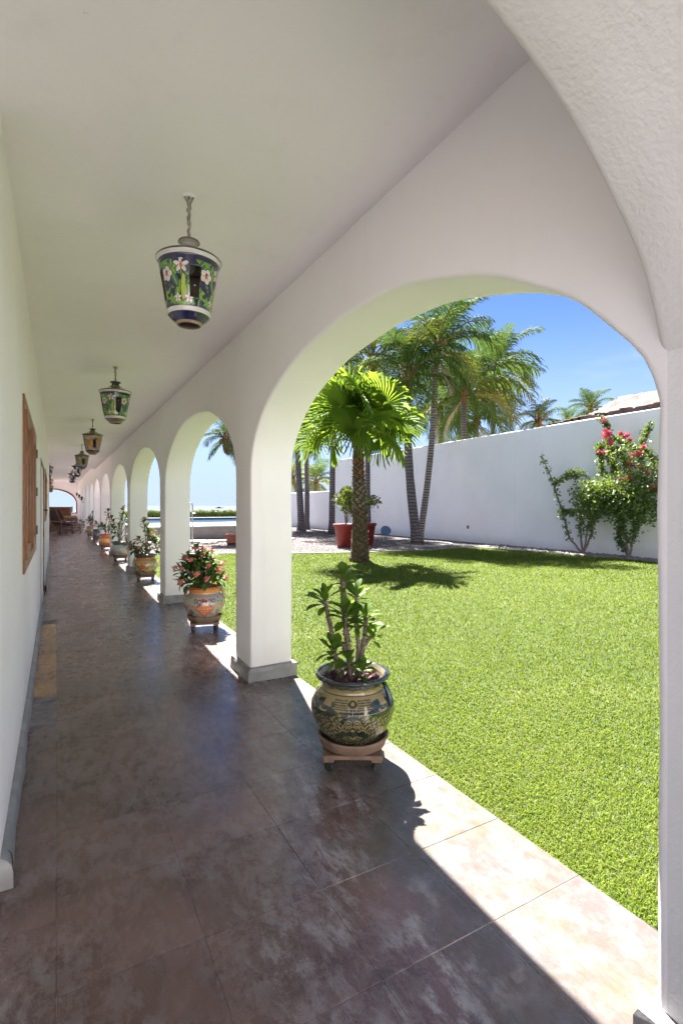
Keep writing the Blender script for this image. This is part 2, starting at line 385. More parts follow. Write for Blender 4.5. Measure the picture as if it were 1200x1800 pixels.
# grass blades, denser close to the walkway
def grass():
    N0 = 640000; rr = np.exp(rng.uniform(np.log(1.45), np.log(13.2), N0)); th = rng.uniform(.0, np.pi/2, N0)
    x = np.concatenate([rr*np.sin(th), rng.uniform(1.235, 9.6, 40000)]); y = np.concatenate([rr*np.cos(th), rng.uniform(-3, 11.3, 40000)])
    ye = np.exp(rng.uniform(np.log(.6), np.log(10.5), 16000)); xe = 1.242-np.abs(rng.normal(0, .010, 16000))*(.6+.4*np.sin(ye*11))
    k = inside(x, y, lawn_poly); x = np.concatenate([x[k], xe]); y = np.concatenate([y[k], ye])
    ln = np.clip(np.hypot(x, y), 1.5, 12); n = len(x)
    wd = (.0009+.00060*ln)*rng.uniform(.6, 1.4, n); hh = (.014+.0015*ln)*rng.uniform(.5, 1.4, n)
    az = rng.uniform(0, 2*np.pi, n); lean = rng.uniform(.15, .95, n)
    dx, dy = np.cos(az), np.sin(az); sx, sy = -dy*wd, dx*wd
    X, Y = x*H, y*H; z0 = np.full(n, -.032)
    b0 = np.stack([X-sx, Y-sy, z0], 1); b1 = np.stack([X+sx, Y+sy, z0], 1)
    mX = X+dx*hh*lean*.35; mY = Y+dy*hh*lean*.35; mz = z0+hh*.7
    m0 = np.stack([mX-sx*.8, mY-sy*.8, mz], 1); m1 = np.stack([mX+sx*.8, mY+sy*.8, mz], 1)
    tp = np.stack([X+dx*hh*lean, Y+dy*hh*lean, z0+hh*(1.05-.25*lean)], 1)
    vs = np.stack([b0, b1, m1, m0, tp], 1).reshape(-1, 3)
    i = np.arange(n)*5; q = np.stack([i, i+1, i+2, i+3], 1); tq = np.stack([i+3, i+2, i+4, i+4], 1)
    # triangles only
    f = np.concatenate([np.stack([i, i+1, i+2], 1), np.stack([i, i+2, i+3], 1), np.stack([i+3, i+2, i+4], 1)])
    patch = .5*np.sin(x*3.1+1.3*np.sin(y*2.3))*np.sin(y*2.7+np.sin(x*4.1)) + .4*np.sin(x*13+2*np.sin(y*9))*np.sin(y*15+2*np.sin(x*11))
    v = np.clip(rng.normal(.46, .30, n)+patch*.16+.22*np.sin(x*.9+.6*np.sin(y*.8))*np.sin(y*.7+1), 0, 1)
    edge = np.exp(-(x-1.235)/.07); dry = (rng.random(n) < .028+.30*edge*(.5+patch)+.04*(patch > .45)).astype(float)
    col = np.repeat(np.stack([v, dry, v], 1), 5, 0)
    me = np_mesh('grass', vs, f, M_grass, 3, True, col)
    return stuff(tag(link('grass', me), 'short bright green lawn grass between the arcade and the garden wall', 'grass'))
grass()
def rock_mesh(name, cx, cy, cz, sz, mat, flat=.6):
    n = len(cx); base = np.array([(1,0,0),(0,1,0),(-1,0,0),(0,-1,0),(0,0,1),(0,0,-1)], float)
    v = base[None]*sz[:, None, None]*rng.uniform(.6, 1.3, (n, 6, 1)); v[:, :, 2] *= flat
    a = rng.uniform(0, 6.3, n); ca, sa = np.cos(a)[:, None], np.sin(a)[:, None]
    x, y = v[:, :, 0]*ca-v[:, :, 1]*sa, v[:, :, 0]*sa+v[:, :, 1]*ca
    vs = np.stack([x+cx[:, None], y+cy[:, None], v[:, :, 2]+cz[:, None]], 2).reshape(-1, 3)
    t = np.array([(0,1,4),(1,2,4),(2,3,4),(3,0,4),(1,0,5),(2,1,5),(3,2,5),(0,3,5)])
    f = (t[None]+(np.arange(n)*6)[:, None, None]).reshape(-1, 3)
    v_ = np.repeat(rng.random(n), 6); return np_mesh(name, vs, f, mat, 3, False, np.stack([v_, v_, v_], 1))
n = 42000; x = rng.uniform(1.4, 10.05, n); y = 9+rng.random(n)**1.4*14; k = ~inside(x, y, lawn_poly); x, y = x[k], y[k]
stuff(tag(link('pebbles', rock_mesh('pebbles', x*H, y*H, np.full(len(x), -.03), rng.uniform(.014, .034, len(x)), M_pebble)), 'loose pinkish grey pebbles covering the bed under the coconut palms', 'gravel'))
n = 2600; x = rng.uniform(9.2, 10.05, n); y = rng.uniform(1, 9.6, n); k = ~inside(x, y, lawn_poly); x, y = x[k], y[k]
stuff(tag(link('edging_stones', rock_mesh('edging_stones', x*H, y*H, np.full(len(x), -.03), rng.uniform(.035, .075, len(x)), M_rock)), 'dark rounded stones filling the narrow bed at the foot of the garden wall', 'stones'))
# concrete lawn edging
b = MB(); pts = lawn_edge[:9]
for i in range(len(pts)-1):
    a, c_ = Vector((*pts[i], 0))*H, Vector((*pts[i+1], 0))*H; t = (c_-a).normalized(); nn = Vector((-t.y, t.x, 0))*.06
    b.add([a+Vector((0,0,-.05)), c_+Vector((0,0,-.05)), c_+nn+Vector((0,0,-.05)), a+nn+Vector((0,0,-.05)), a+Vector((0,0,.0)), c_+Vector((0,0,.0)), c_+nn+Vector((0,0,.0)), a+nn+Vector((0,0,.0))],
          [(4,5,6,7),(0,1,5,4),(3,7,6,2)])
tag(b.build('lawn_edging', M_coping), 'pale concrete edging strip where the lawn meets the pebble bed', 'edging')

# ------------------------------------------------------------------ walkway floor
fl = MB(); fl.box((-6*H, -6*H, -.15), (1.235*H, 23.0*H, -.0022)); floor = struct(fl.build('floor', M_grout))
tile_cache = {}
def tile(x0, x1, y0, y1, mat=None, label=None):
    g = .0008; w_, d_ = round((x1-x0)*H, 4), round((y1-y0)*H, 4); key = (w_, d_, (mat or M_floor).name)
    if key not in tile_cache:
        b = MB(); b.bbox((g, g, -.02), (w_-g, d_-g, 0), .0015); tile_cache[key] = b.mesh('floor_tile', mat or M_floor)
    o = link('floor_tile', tile_cache[key], floor, (x0*H, y0*H, random.uniform(-.0004, .0004)))
    if label: o['label'] = label
rows = [.19, .28, .59, .90, 1.19, 1.495, 1.79]
while rows[-1] < 16.4: rows.append(round(rows[-1]+.31, 3))
cols = [(0, .3), (.3, .6), (.6, .9), (.9, 1.235)]
for i in range(len(rows)-1):
    y0, y1 = rows[i], rows[i+1]
    if i > 4 and i % 2 == 0 and y0 > 6: pass
    for j, (x0, x1) in enumerate(cols):
        if j == 3 and y0 > 9: continue
        tile(x0, x1, y0, y1)
for i in range(0, 26, 2):
    y0 = .19+.31*i-.02*(i > 0); y1 = y0+.62-(.0 if i else .02)
    if y1 < 3.06 or y0 > 5.0: tile(-.13, 0, y0, y1)
for a, c_ in ((3.10, 3.72), (3.72, 4.36), (4.36, 4.98)): tile(-.13, 0, a, c_, M_amber, 'worn amber floor tile')
for i in range(5): tile(-.5, -.13, .19+.30*i, .49+.30*i); tile(-.9, -.5, .19+.30*i, .49+.30*i)
# the far, unsplit stretch of the same floor
b = MB(); b.box((.9*H, 9.2*H, -.004), (1.235*H, 22.7*H, -.0006)); b.box((-.13*H, 8.0*H, -.004), (-.002, 22.7*H, -.0006)); b.box((0, 16.45*H, -.004), (.898*H, 22.7*H, -.0006)); b.box((-5*H, 11.9*H, -.004), (-.132*H, 22.7*H, -.0006))
o = b.build('floor_far_stretch', M_floor, floor)
# stone steps up to the far terrace
st = MB()
for i in range(3): st.box((-5*H, (22.7+.28*i)*H, -.01), (1.24*H, (31)*H if i == 2 else (22.7+.28*(i+1))*H-.002, .09*H*(i+1)))
st = struct(st.build('terrace_steps', M_floor))

# ------------------------------------------------------------------ arcade wall
XI, XO = .965, 1.222
near = [2.80, 5.45, 8.33, 11.35, 14.18, 16.74, 19.26, 22.0, 24.6, 27.3]
PT = .285
def wob(a, k): return .0035*math.sin(a*7.3+k)+.003*math.sin(a*17.1+2*k)
def bay(b, y0, y1, ym0, ym1, zt, k, zb=0, jamb0=True, spring=1.19, rise=.545, near_exp=.96):
    r = .014; NS = 40; cx = (y0+y1)/2; a = (y1-y0)/2
    path = []; nor = []
    if jamb0:
        for i in range(6): path.append((y0, zb+(spring-zb)*i/6)); nor.append((-1, 0))
    for i in range(NS+1):
        t = math.pi-math.pi*i/NS
        e = 1.0
        px_, pz = cx+a*math.cos(t), spring+rise*abs(math.sin(t))**(near_exp if t > math.pi/2 else .96)
        path.append((px_, pz)); n_ = Vector((math.cos(t)/a, math.sin(t)/rise)).normalized(); nor.append((n_.x, n_.y))
    for i in range(5, -1, -1): path.append((y1, zb+(spring-zb)*i/6)); nor.append((1, 0))
    path = [(p[0]+(wob(p[1]+i*.05, k) if 0 < i < len(path)-1 else 0), p[1]+wob(p[0]+3, k+1)*.6*(1 if p[1] > spring else 0)) for i, p in enumerate(path)]
    cs = [(XI, r)]+[(XI+r*(1-math.cos(q)), r*(1-math.sin(q))) for q in (R(22), R(45), R(68))]+[(XI+r, 0), (XI+.25*(XO-XI), 0), (XI+.5*(XO-XI), 0), (XI+.75*(XO-XI), 0), (XO-r, 0)]+[(XO-r*(1-math.cos(q)), r*(1-math.sin(q))) for q in (R(68), R(45), R(22))]+[(XO, r)]
    n = len(cs); vs = []
    for (p, q) in zip(path, nor):
        for (x, off) in cs: vs.append((x*H, (p[0]+q[0]*off)*H, (p[1]+q[1]*off)*H))
    fs = [(i*n+j, i*n+j+1, (i+1)*n+j+1, (i+1)*n+j) for i in range(len(path)-1) for j in range(n-1)]
    b.add(vs, fs)
    for (X, off, fl_) in ((XI, r, 0), (XO, r, 1)):
        pp = [(p[0]+q[0]*off, p[1]+q[1]*off) for p, q in zip(path, nor)]
        vs = []; fs = []
        def quad(*q4):
            i = len(vs); vs.extend([(X*H, y*H, z*H) for y, z in q4]); fs.append((i, i+1, i+2, i+3) if not fl_ else (i+3, i+2, i+1, i))
        # ellipse part up to the top
        s0 = 6 if jamb0 else 0; e0 = s0+NS
        if jamb0:
            for i in range(s0): quad((ym0, pp[i][1]), (pp[i][0], pp[i][1]), (pp[i+1][0], pp[i+1][1]), (ym0, pp[i+1][1]))
            quad((ym0, pp[s0][1]), pp[s0], (pp[s0][0], zt), (ym0, zt))
        else:
            quad((ym0, pp[0][1]), pp[0], (pp[0][0], zt), (ym0, zt))
        for i in range(s0, e0): quad(pp[i], pp[i+1], (pp[i+1][0], zt), (pp[i][0], zt))
        for i in range(e0, len(pp)-1): quad(pp[i+1], (ym1, pp[i+1][1]), (ym1, pp[i][1]), pp[i])
        quad(pp[e0], (ym1, pp[e0][1]), (ym1, zt), (pp[e0][0], zt))
        b.add(vs, fs)
ab = MB(); ZT = 2.5
mids = [n_+PT/2 for n_ in near]
bay(ab, .545, near[0], .524, mids[0], ZT, 0, near_exp=1.25)
for i in range(1, 10):
    zb = 0 if i < 8 else .26
    bay(ab, near[i-1]+PT, near[i], mids[i-1], mids[i], ZT, i*1.7, zb)
bay(ab, near[9]+PT, 29.5, mids[9], 29.9, ZT, 31, .26)
import bmesh
arc = tag(ab.build('arcade_wall', M_white, smooth=True), 'long white stuccoed arcade wall of rounded arches along the garden side', 'wall')
bm = bmesh.new(); bm.from_mesh(arc.data); bmesh.ops.remove_doubles(bm, verts=bm.verts, dist=.0005); bmesh.ops.recalc_face_normals(bm, faces=bm.faces)
bm.to_mesh(arc.data); bm.free()
try: arc.data.set_sharp_from_angle(angle=R(40))
except Exception: pass
def soft_base(name, x0, x1, y0, y1, z0, z1, parent, mat, r=.012):
    """skirting block with rounded top edge and slightly uneven faces"""
    b = MB(); n = 7; prof = [(0, z0*H), (0, (z0*.3+z1*.7)*H), (.25*r*H, z1*H-.4*r*H), (r*H, z1*H)]
    loops = []
    for off, z in prof:
        lp = []
        cs = [(x0, y0), (x1, y0), (x1, y1), (x0, y1)]
        for k in range(4):
            a, c_ = cs[k], cs[(k+1) % 4]
            for i in range(n):
                t = i/n; x = (a[0]+(c_[0]-a[0])*t)*H; y = (a[1]+(c_[1]-a[1])*t)*H
                cx_, cy_ = (x0+x1)/2*H, (y0+y1)/2*H
                x += (1 if x < cx_ else -1)*off*(abs(x-cx_) > .45*(x1-x0)*H); y += (1 if y < cy_ else -1)*off*(abs(y-cy_) > .45*(y1-y0)*H)
                x += .0035*math.sin(17*y+z*40); y += .0035*math.sin(15*x+z*30); lp.append((x, y, z+(.002*math.sin(9*x+11*y) if z > .02 else 0)))
        loops.append(lp)
    m_ = 4*n; vs = [p for l in loops for p in l]; fs = []
    for i in range(len(prof)-1):
        for k in range(m_): fs.append((i*m_+k, i*m_+(k+1) % m_, (i+1)*m_+(k+1) % m_, (i+1)*m_+k))
    fs.append(tuple((len(prof)-1)*m_+k for k in range(m_)))
    b.add(vs, fs); return b.build(name, mat, parent)
for i, n_ in enumerate(near):
    zb = 0 if i < 8 else .27
    soft_base('pillar_base', XI-.022, XO+.02, n_-.028, n_+PT+.028, zb+.001, zb+.078, arc, M_cement)
# cross arch above the camera's bay
tb = MB()
XC, A, SP, RS = .0, .987, 1.15, .667; Y0, Y1 = .25, .540; r = .016; NS = 48
path = [(XC-A, SP*i/5) for i in range(5)]; nor = [(-1, 0)]*5
for i in range(NS+1):
    t = math.pi-math.pi*i/NS; path.append((XC+A*math.cos(t)+(.004*math.sin(i*1.1)), SP+RS*math.sin(t))); v = Vector((math.cos(t)/A, math.sin(t)/RS)).normalized(); nor.append((v.x, v.y))
path += [(XC+A, SP*(4-i)/5) for i in range(5)]; nor += [(1, 0)]*5
cs = [(Y0, r), (Y0+r*.3, r*.3), (Y0+r, 0), (Y0+.1, .0), (Y0+.2, .0), (Y1-r, 0), (Y1-r*.6, r*.12), (Y1-r*.3, r*.3), (Y1-r*.12, r*.6), (Y1, r)]
n = len(cs); vs = []
for p, q in zip(path, nor):
    for y, off in cs: vs.append(((p[0]+q[0]*off)*H, y*H, (p[1]+q[1]*off)*H))
tb.add(vs, [(i*n+j, (i+1)*n+j, (i+1)*n+j+1, i*n+j+1) for i in range(len(path)-1) for j in range(n-1)])
XL, XR = -7, 1.2215
for Y in (Y0, Y1):
    pp = [(p[0]+q[0]*r, p[1]+q[1]*r) for p, q in zip(path, nor)]
    for i in range(len(pp)-1):
        a, c_ = pp[i], pp[i+1]
        if i < 5: q4 = [(XL, a[1]), a, c_, (XL, c_[1])]
        elif i >= 5+NS: q4 = [a, (XR, a[1]), (XR, c_[1]), c_]
        else: q4 = [a, c_, (c_[0], ZT), (a[0], ZT)]
        tb.add([(x*H, Y*H, z*H) for x, z in q4], [(0, 1, 2, 3)])
    a = pp[5]; tb.add([(x*H, Y*H, z*H) for x, z in [(XL, a[1]), a, (a[0], ZT), (XL, ZT)]], [(0, 1, 2, 3)])
    a = pp[5+NS]; tb.add([(x*H, Y*H, z*H) for x, z in [a, (XR, a[1]), (XR, ZT), (a[0], ZT)]], [(0, 1, 2, 3)])
tb.add([(XR*H, Y0*H, 0), (XR*H, Y1*H, 0), (XR*H, Y1*H, ZT*H), (XR*H, Y0*H, ZT*H)], [(0, 1, 2, 3)])
tb.add([(x*H, y*H, z*H) for x, y, z in [(.9656, Y0-.001, 0), (.9656, .529, 0), (.9656, .529, 1.284), (.9656, Y0-.001, 1.284), (1.0, Y0-.001, 1.284), (1.0, Y0-.001, 0), (1.0, .529, 1.284)]], [(0, 1, 2, 3), (0, 3, 4, 5), (3, 2, 6, 4)])
tb.add([(.966*H, .5285*H, 1.2*H), (1.06*H, .5285*H, 1.2*H), (1.06*H, .5285*H, 1.42*H), (.966*H, .5285*H, 1.42*H)], [(0, 1, 2, 3)])
ca = tag(tb.build('cross_arch', M_rough, smooth=True), 'rough white plaster arch crossing the walkway closest to the viewer', 'arch')
bm = bmesh.new(); bm.from_mesh(ca.data); bmesh.ops.remove_doubles(bm, verts=bm.verts, dist=.0005); bmesh.ops.recalc_face_normals(bm, faces=bm.faces); bm.to_mesh(ca.data); bm.free()
try: ca.data.set_sharp_from_angle(angle=R(45))
except Exception: pass
soft_base('pillar_base', .935, 1.245, .24, .568, .001, .078, ca, M_cement, .02)

# ------------------------------------------------------------------ house wall on the left, ceiling, end wall
XW = -.13
def wall_with_holes(name, X, y0, y1, z0, z1, holes, mat, th=.16):
    b = MB(); ys = sorted({y0, y1, *[h[0] for h in holes], *[h[1] for h in holes]}); zs = sorted({z0, z1, *[h[2] for h in holes], *[h[3] for h in holes]})
    for i in range(len(ys)-1):
        for j in range(len(zs)-1):
            yc, zc = (ys[i]+ys[i+1])/2, (zs[j]+zs[j+1])/2
            if any(h[0] < yc < h[1] and h[2] < zc < h[3] for h in holes): continue
            b.add([(X*H, ys[i]*H, zs[j]*H), (X*H, ys[i+1]*H, zs[j]*H), (X*H, ys[i+1]*H, zs[j+1]*H), (X*H, ys[i]*H, zs[j+1]*H)], [(0, 1, 2, 3)])
    for (a, c_, e, f) in holes:
        q = [(a, e), (c_, e), (c_, f), (a, f)]
        for k in range(4):
            p, p2 = q[k], q[(k+1) % 4]; b.add([(X*H, p[0]*H, p[1]*H), (X*H, p2[0]*H, p2[1]*H), ((X-th)*H, p2[0]*H, p2[1]*H), ((X-th)*H, p[0]*H, p[1]*H)], [(0, 1, 2, 3)])
    return b.build(name, mat)
W1 = (2.62, 4.12, .70, 1.49); W2 = (7.35, 8.25, .80, 1.46); D1 = (5.55, 6.95, .0, 1.45)
wl = struct(wall_with_holes('wall_left', XW, 1.61, 11.86, 0, 2.06, [W1, W2, D1], M_white))
b = MB(); b.add([(XW*H, 1.61*H, 0), (-.95*H, 1.61*H, 0), (-.95*H, 1.61*H, 2.06*H), (XW*H, 1.61*H, 2.06*H)], [(0, 1, 2, 3)])
b.add([(XW*H, 11.86*H, 0), (-5*H, 11.86*H, 0), (-5*H, 11.86*H, 2.3*H), (XW*H, 11.86*H, 2.3*H)], [(0, 1, 2, 3)])
b.build('wall_return', M_white, wl)
b = MB(); b.add([(-.95*H, Y1*H, 0), (-.95*H, 1.70*H, 0), (-.95*H, 1.70*H, 2.06*H), (-.95*H, Y1*H, 2.06*H)], [(0, 1, 2, 3)])
struct(b.build('wall_recess', M_white))
# skirting
b = MB()
def skirt(b, pts, hgt=.072, pr=.024):
    prof = [(pr, 0), (pr, hgt*.55), (pr*.85, hgt*.82), (pr*.5, hgt*.96), (0, hgt)]
    for i in range(len(pts)-1):
        (ax, ay, nx, ny), (bx, by, mx_, my) = pts[i], pts[i+1]
        vs = [((ax+nx*o_)*H, (ay+ny*o_)*H, z*H+.001) for o_, z in prof]+[((bx+mx_*o_)*H, (by+my*o_)*H, z*H+.001) for o_, z in prof]
        b.add(vs, [(k, k+5, k+6, k+1) for k in range(4)])
def sk_wall(y0, y1):
    ps = []; n_ = max(2, int((y1-y0)/.12))
    for i in range(n_+1): y = y0+(y1-y0)*i/n_; ps.append((XW, y, 1+.12*math.sin(y*9)+.08*math.sin(y*23), 0))
    skirt(b, ps)
skirt(b, [(-.95, 1.61, 0, -1), (XW, 1.61, 1.3, -1)]); ps0 = [(XW, 1.61, 1.3, -1), (XW, 1.65, 1, 0)]; skirt(b, ps0); sk_wall(1.65, 5.53); sk_wall(6.97, 11.86)
b.build('skirting', M_cement, wl, smooth=True)
def make_window(wd, name='window'):
    y0, y1, z0, z1 = [q*H for q in wd]; x = XW*H
    wn = empty(name, (x, y0, z0)); wn.parent = wl
    W_, Z_ = y1-y0, z1-z0; f = MB(); t = .075
    for a, c_ in (((-.05, 0, 0), (.012, W_, t)), ((-.05, 0, Z_-t), (.012, W_, Z_)), ((-.05, 0, t+.001), (.0115, t, Z_-t-.001)), ((-.05, W_-t, t+.001), (.0115, W_, Z_-t-.001))): f.bbox(a, c_, .003)
    f.build('frame', M_wood, wn)
    n_ = 4; sw = (W_-2*t)/n_
    for i in range(n_):
        s_ = MB(); a = t+sw*i+.004; e = t+sw*(i+1)-.004; xo = .022 if i % 2 == 0 else .008
        st_ = .055
        s_.bbox((-.03, a, t+.004), (xo, a+st_, Z_-t-.004), .004); s_.bbox((-.03, e-st_, t+.004), (xo, e, Z_-t-.004), .004)
        s_.bbox((-.03, a+st_+.0005, t+.004), (xo-.001, e-st_-.0005, t+.09), .003); s_.bbox((-.03, a+st_+.0005, Z_-t-.09), (xo-.001, e-st_-.0005, Z_-t-.004), .003)
        s_.mi = 1; s_.bbox((-.028, a+st_+.0005, t+.0905), (xo-.026, e-st_-.0005, Z_-t-.0905), .002)
        s_.build('shutter', [M_wood, M_panel], wn)
    for yy in (t+sw, t+2*sw+sw, W_-t*.5):
        for zz in (Z_*.17, Z_*.5, Z_*.83):
            h_ = MB(); h_.bbox((.0, yy-.013, zz-.036), (.0155, yy+.013, zz+.036), .002); h_.tube([(.018, yy, zz-.042), (.018, yy, zz+.042)], .005, 8); h_.build('hinge', M_brass, wn)
make_window(W1); make_window(W2)
dr = empty('door', (XW*H, D1[0]*H, 0)); dr.parent = wl
b = MB(); wd = (D1[1]-D1[0])*H; hd = D1[3]*H
b.bbox((-.05, .035, .012), (-.012, wd-.035, hd-.035), .003)
for (a, c_) in ((.18, .9), (1.02, hd-.2)):
    b.bbox((-.02, .18, a), (-.006, wd-.18, c_), .005)
b.build('leaf', M_white, dr)
b = MB(); b.bbox((-.06, 0, 0), (.006, .03, hd), .002); b.bbox((-.06, wd-.03, 0), (.006, wd, hd), .002); b.bbox((-.06, .0305, hd-.03), (.005, wd-.0305, hd), .002); b.build('frame', M_darkwood, dr)
b = MB(); b.tube([(-.012, wd-.16, 1.33), (.045, wd-.16, 1.33), (.05, wd-.17, 1.33), (.05, wd-.30, 1.33)], .011, 8); b.lathe([(.0, 0), (.03, 0), (.03, .008), (0, .008)], 12, (0, 0, 0)); b.build('handle', M_iron, dr)
# ceiling and roof slab
b = MB(); b.box((-1.25*H, Y1*H-.1, 2.045*H), (XI*H+.03, 16.0*H, 2.25*H)); b.box((-5*H, 11.9*H, 2.046*H), (-1.26*H, 16*H, 2.25*H)); b.box((-5*H, 16.002*H, 2.21*H), (XI*H+.03, 30*H, 2.4*H))
struct(b.build('ceiling', M_white))
b = MB(); b.box((-7*H, Y0*H-.03, 2.505*H), (1.26*H, 30.4*H, 2.6*H)); struct(b.build('roof', M_white))
# end wall with wide arched opening
EY = 29.5
b = MB(); xc, a, sp, rs, zb = -.30, 1.16, 1.12, .70, .66; NS = 40
path = [(xc-a, zb), (xc-a, sp)]+[(xc-a*math.cos(math.pi*i/NS), sp+rs*math.sin(math.pi*i/NS)) for i in range(1, NS)]+[(xc+a, sp), (xc+a, zb)]
for Y in (EY, EY+.2):
    for i in range(1, len(path)-2):
        p, q = path[i], path[i+1]; b.add([(p[0]*H, Y*H, p[1]*H), (q[0]*H, Y*H, q[1]*H), (q[0]*H, Y*H, 2.3*H), (p[0]*H, Y*H, 2.3*H)], [(0, 1, 2, 3)])
    for x0, x1, z0, z1 in ((-5, xc-a, .2, 2.3), (xc+a, 1.3, .2, 2.3), (xc-a, xc+a, .2, zb)): b.add([(x0*H, Y*H, z0*H), (x1*H, Y*H, z0*H), (x1*H, Y*H, z1*H), (x0*H, Y*H, z1*H)], [(0, 1, 2, 3)])
for i in range(len(path)):
    p, q = path[i], path[(i+1) % len(path)]; b.add([(p[0]*H, EY*H, p[1]*H), (q[0]*H, EY*H, q[1]*H), (q[0]*H, (EY+.2)*H, q[1]*H), (p[0]*H, (EY+.2)*H, p[1]*H)], [(0, 1, 2, 3)])
ew = struct(b.build('wall_end', M_white))
b = MB(); ring = path+[path[0]]
cx_, cz_ = xc, 1.1
for i in range(len(path)):
    p, q = path[i], path[(i+1) % len(path)]
    def off(u):
        dx, dz = u[0]-cx_, u[1]-cz_; l = math.hypot(dx/a, dz/.7) or 1
        return (u[0]+(.055 if dx > 0 else -.055)*min(1, abs(dx)/a*1.6), u[1]+(.065 if dz > 0 else -.055)*min(1, abs(dz)/.4))
    P2, Q2 = off(p), off(q); y0 = (EY-.03)*H
    b.add([(p[0]*H, y0, p[1]*H), (q[0]*H, y0, q[1]*H), (Q2[0]*H, y0, Q2[1]*H), (P2[0]*H, y0, P2[1]*H), (p[0]*H, EY*H+.05, p[1]*H), (q[0]*H, EY*H+.05, q[1]*H), (Q2[0]*H, EY*H, Q2[1]*H), (P2[0]*H, EY*H, P2[1]*H)], [(0,1,2,3),(0,4,5,1),(3,2,6,7)])
b.build('opening_frame', simple('terracotta_trim', (.30, .10, .05), (.20, .07, .04), 8, .7, .3), ew)

# ------------------------------------------------------------------ garden wall
GX = 10.1
gw = empty('garden_wall', (GX*H, 0, 0)); tag(gw, 'tall white garden wall stepping down behind the palms, across the lawn', 'wall')
def wallbox(name, y0, y1, z1, dx=0):
    b = MB(); n_ = max(2, int((y1-y0)*2)); vs = []
    for i in range(n_+1):
        y = y0+(y1-y0)*i/n_; w_ = .006*math.sin(y*1.3)
        vs += [(w_+dx, y*H, -.2), (.28, y*H, -.2), (.28, y*H, z1*H+.008*math.sin(y*1.9)), (w_+dx+.02, y*H, z1*H+.008*math.sin(y*1.9)), (w_+dx, y*H, z1*H-.02)]
    fs = []
    for i in range(n_):
        for k in range(5): fs.append((i*5+k, i*5+(k+1) % 5, (i+1)*5+(k+1) % 5, (i+1)*5+k))
    fs += [(4, 3, 2, 1, 0), tuple(n_*5+k for k in range(5))]
    b.add(vs, fs); return b.build(name, M_garden, gw)
wallbox('high_section', -9, 18.9, 2.885)
wallbox('low_section', 18.92, 28, 1.63, .03)
for (px, py) in ((822, 926.5), (508.5, 914)):
    p = onx(px, py, GX); s_ = .062 if px > 700 else .075
    b = MB(); b.bbox((-.012, -s_, -s_), (-.002, s_, -s_*.72), .002); b.bbox((-.012, -s_, s_*.72), (-.002, s_, s_), .002); b.bbox((-.012, -s_, -s_*.72), (-.002, -s_*.72, s_*.72), .002); b.bbox((-.012, s_*.72, -s_*.72), (-.002, s_, s_*.72), .002)
    for k in range(4): b.box((-.009, -s_*.7, s_*(-.6+.36*k)), (-.003, s_*.7, s_*(-.6+.36*k)+.02))
    b.build('wall_vent', simple('vent_terracotta', (.30, .12, .08), (.2, .08, .05), 8, .8, .3), gw, loc=(p.x-GX*H-.003, p.y, p.z))

# added unseen wing behind the viewer, bouncing sunlight into the walkway
b = MB(); b.box((-7*H, -6.6*H, -.1), (10.0*H, -6.3*H, 3.4*H)); tag(b.build('bounce_wing', simple('bounce_wing_render', (.56, .55, .55), (.50, .49, .48), 2, .9, .3, .006, coords='w')), 'plain white wing added unseen behind the viewer to bounce light', 'building')
b = MB(); b.box((-6*H, -6.3*H, -.1), (1.235*H, .19*H, -.0005)); struct(b.build('bounce_paving', simple('pale_bounce_paving', (.28, .265, .26), (.22, .21, .20), 2, .7, .3, .002, coords='w')))  # unseen pale paving, added to bounce light up under the ceiling
# neighbour's roof beyond the wall
nb = empty('neighbour_house', (13*H, 6*H, 0)); tag(nb, 'neighbouring building with weathered pinkish hipped roof showing above the white wall', 'building')
b = MB(); b.box((0.2, -3.2*H, -.1), (3.6*H, 3.0*H, 3.45*H)); b.build('wall', M_yellow, nb)
pk = at(1090, 697, 14.9)-nb.location; e1 = onx(1030, 733, 12.95)-nb.location; e2 = Vector((-.05*H, -3.4*H, 3.5*H)); bl = Vector((3.9*H, e1.y+.2, 3.5*H)); br = Vector((3.9*H, -3.4*H, 3.5*H)); pk2 = Vector((pk.x+.3, -2.0*H, pk.z-.15))
e1.z = 3.5*H
def surf(b, A_, B_, C_, D_, nu=16, nv=8):
    vs = []
    for i in range(nv+1):
        for j in range(nu+1):
            u, v_ = j/nu, i/nv; p = (A_*(1-u)+B_*u)*(1-v_)+(D_*(1-u)+C_*u)*v_
            p = p+Vector((0, 0, random.uniform(-.025, .025)+.05*((i*3) % 2))); vs.append(p)
    b.add(vs, [(i*(nu+1)+j, i*(nu+1)+j+1, (i+1)*(nu+1)+j+1, (i+1)*(nu+1)+j) for i in range(nv) for j in range(nu)])
b = MB(); surf(b, e1, e2, pk2, pk, 34, 14); surf(b, bl, e1, pk, pk, 14, 10); surf(b, e2, br, pk2, pk2, 12, 8); surf(b, br, bl, pk, pk2, 20, 8); b.build('roof', M_roof, nb)
b = MB(); n_ = 46
for i in range(n_):
    t0, t1 = i/n_, (i+1)/n_; p, q = e1.lerp(e2, t0), e1.lerp(e2, t1); dz = random.uniform(-.03, .05)
    b.box((p.x-.10-random.uniform(0, .06), q.y, p.z-.12), (p.x+.3, p.y-.01, p.z+.02+dz))
b.build('eave', M_roofdark, nb)
b = MB()
for (px, py, X) in ((975, 742, 12.0), (988, 740, 12.0), (1001, 736.5, 12.0), (1014, 733.5, 12.0), (1027, 731, 12.0)):
    p = onx(px, py, X)-nb.location; b.bbox((p.x-.1, p.y-.22, p.z-.35), (p.x+1.0, p.y+.22, p.z+random.uniform(-.03, .04)), .02)
b.build('eave_beam', M_roofdark, nb)

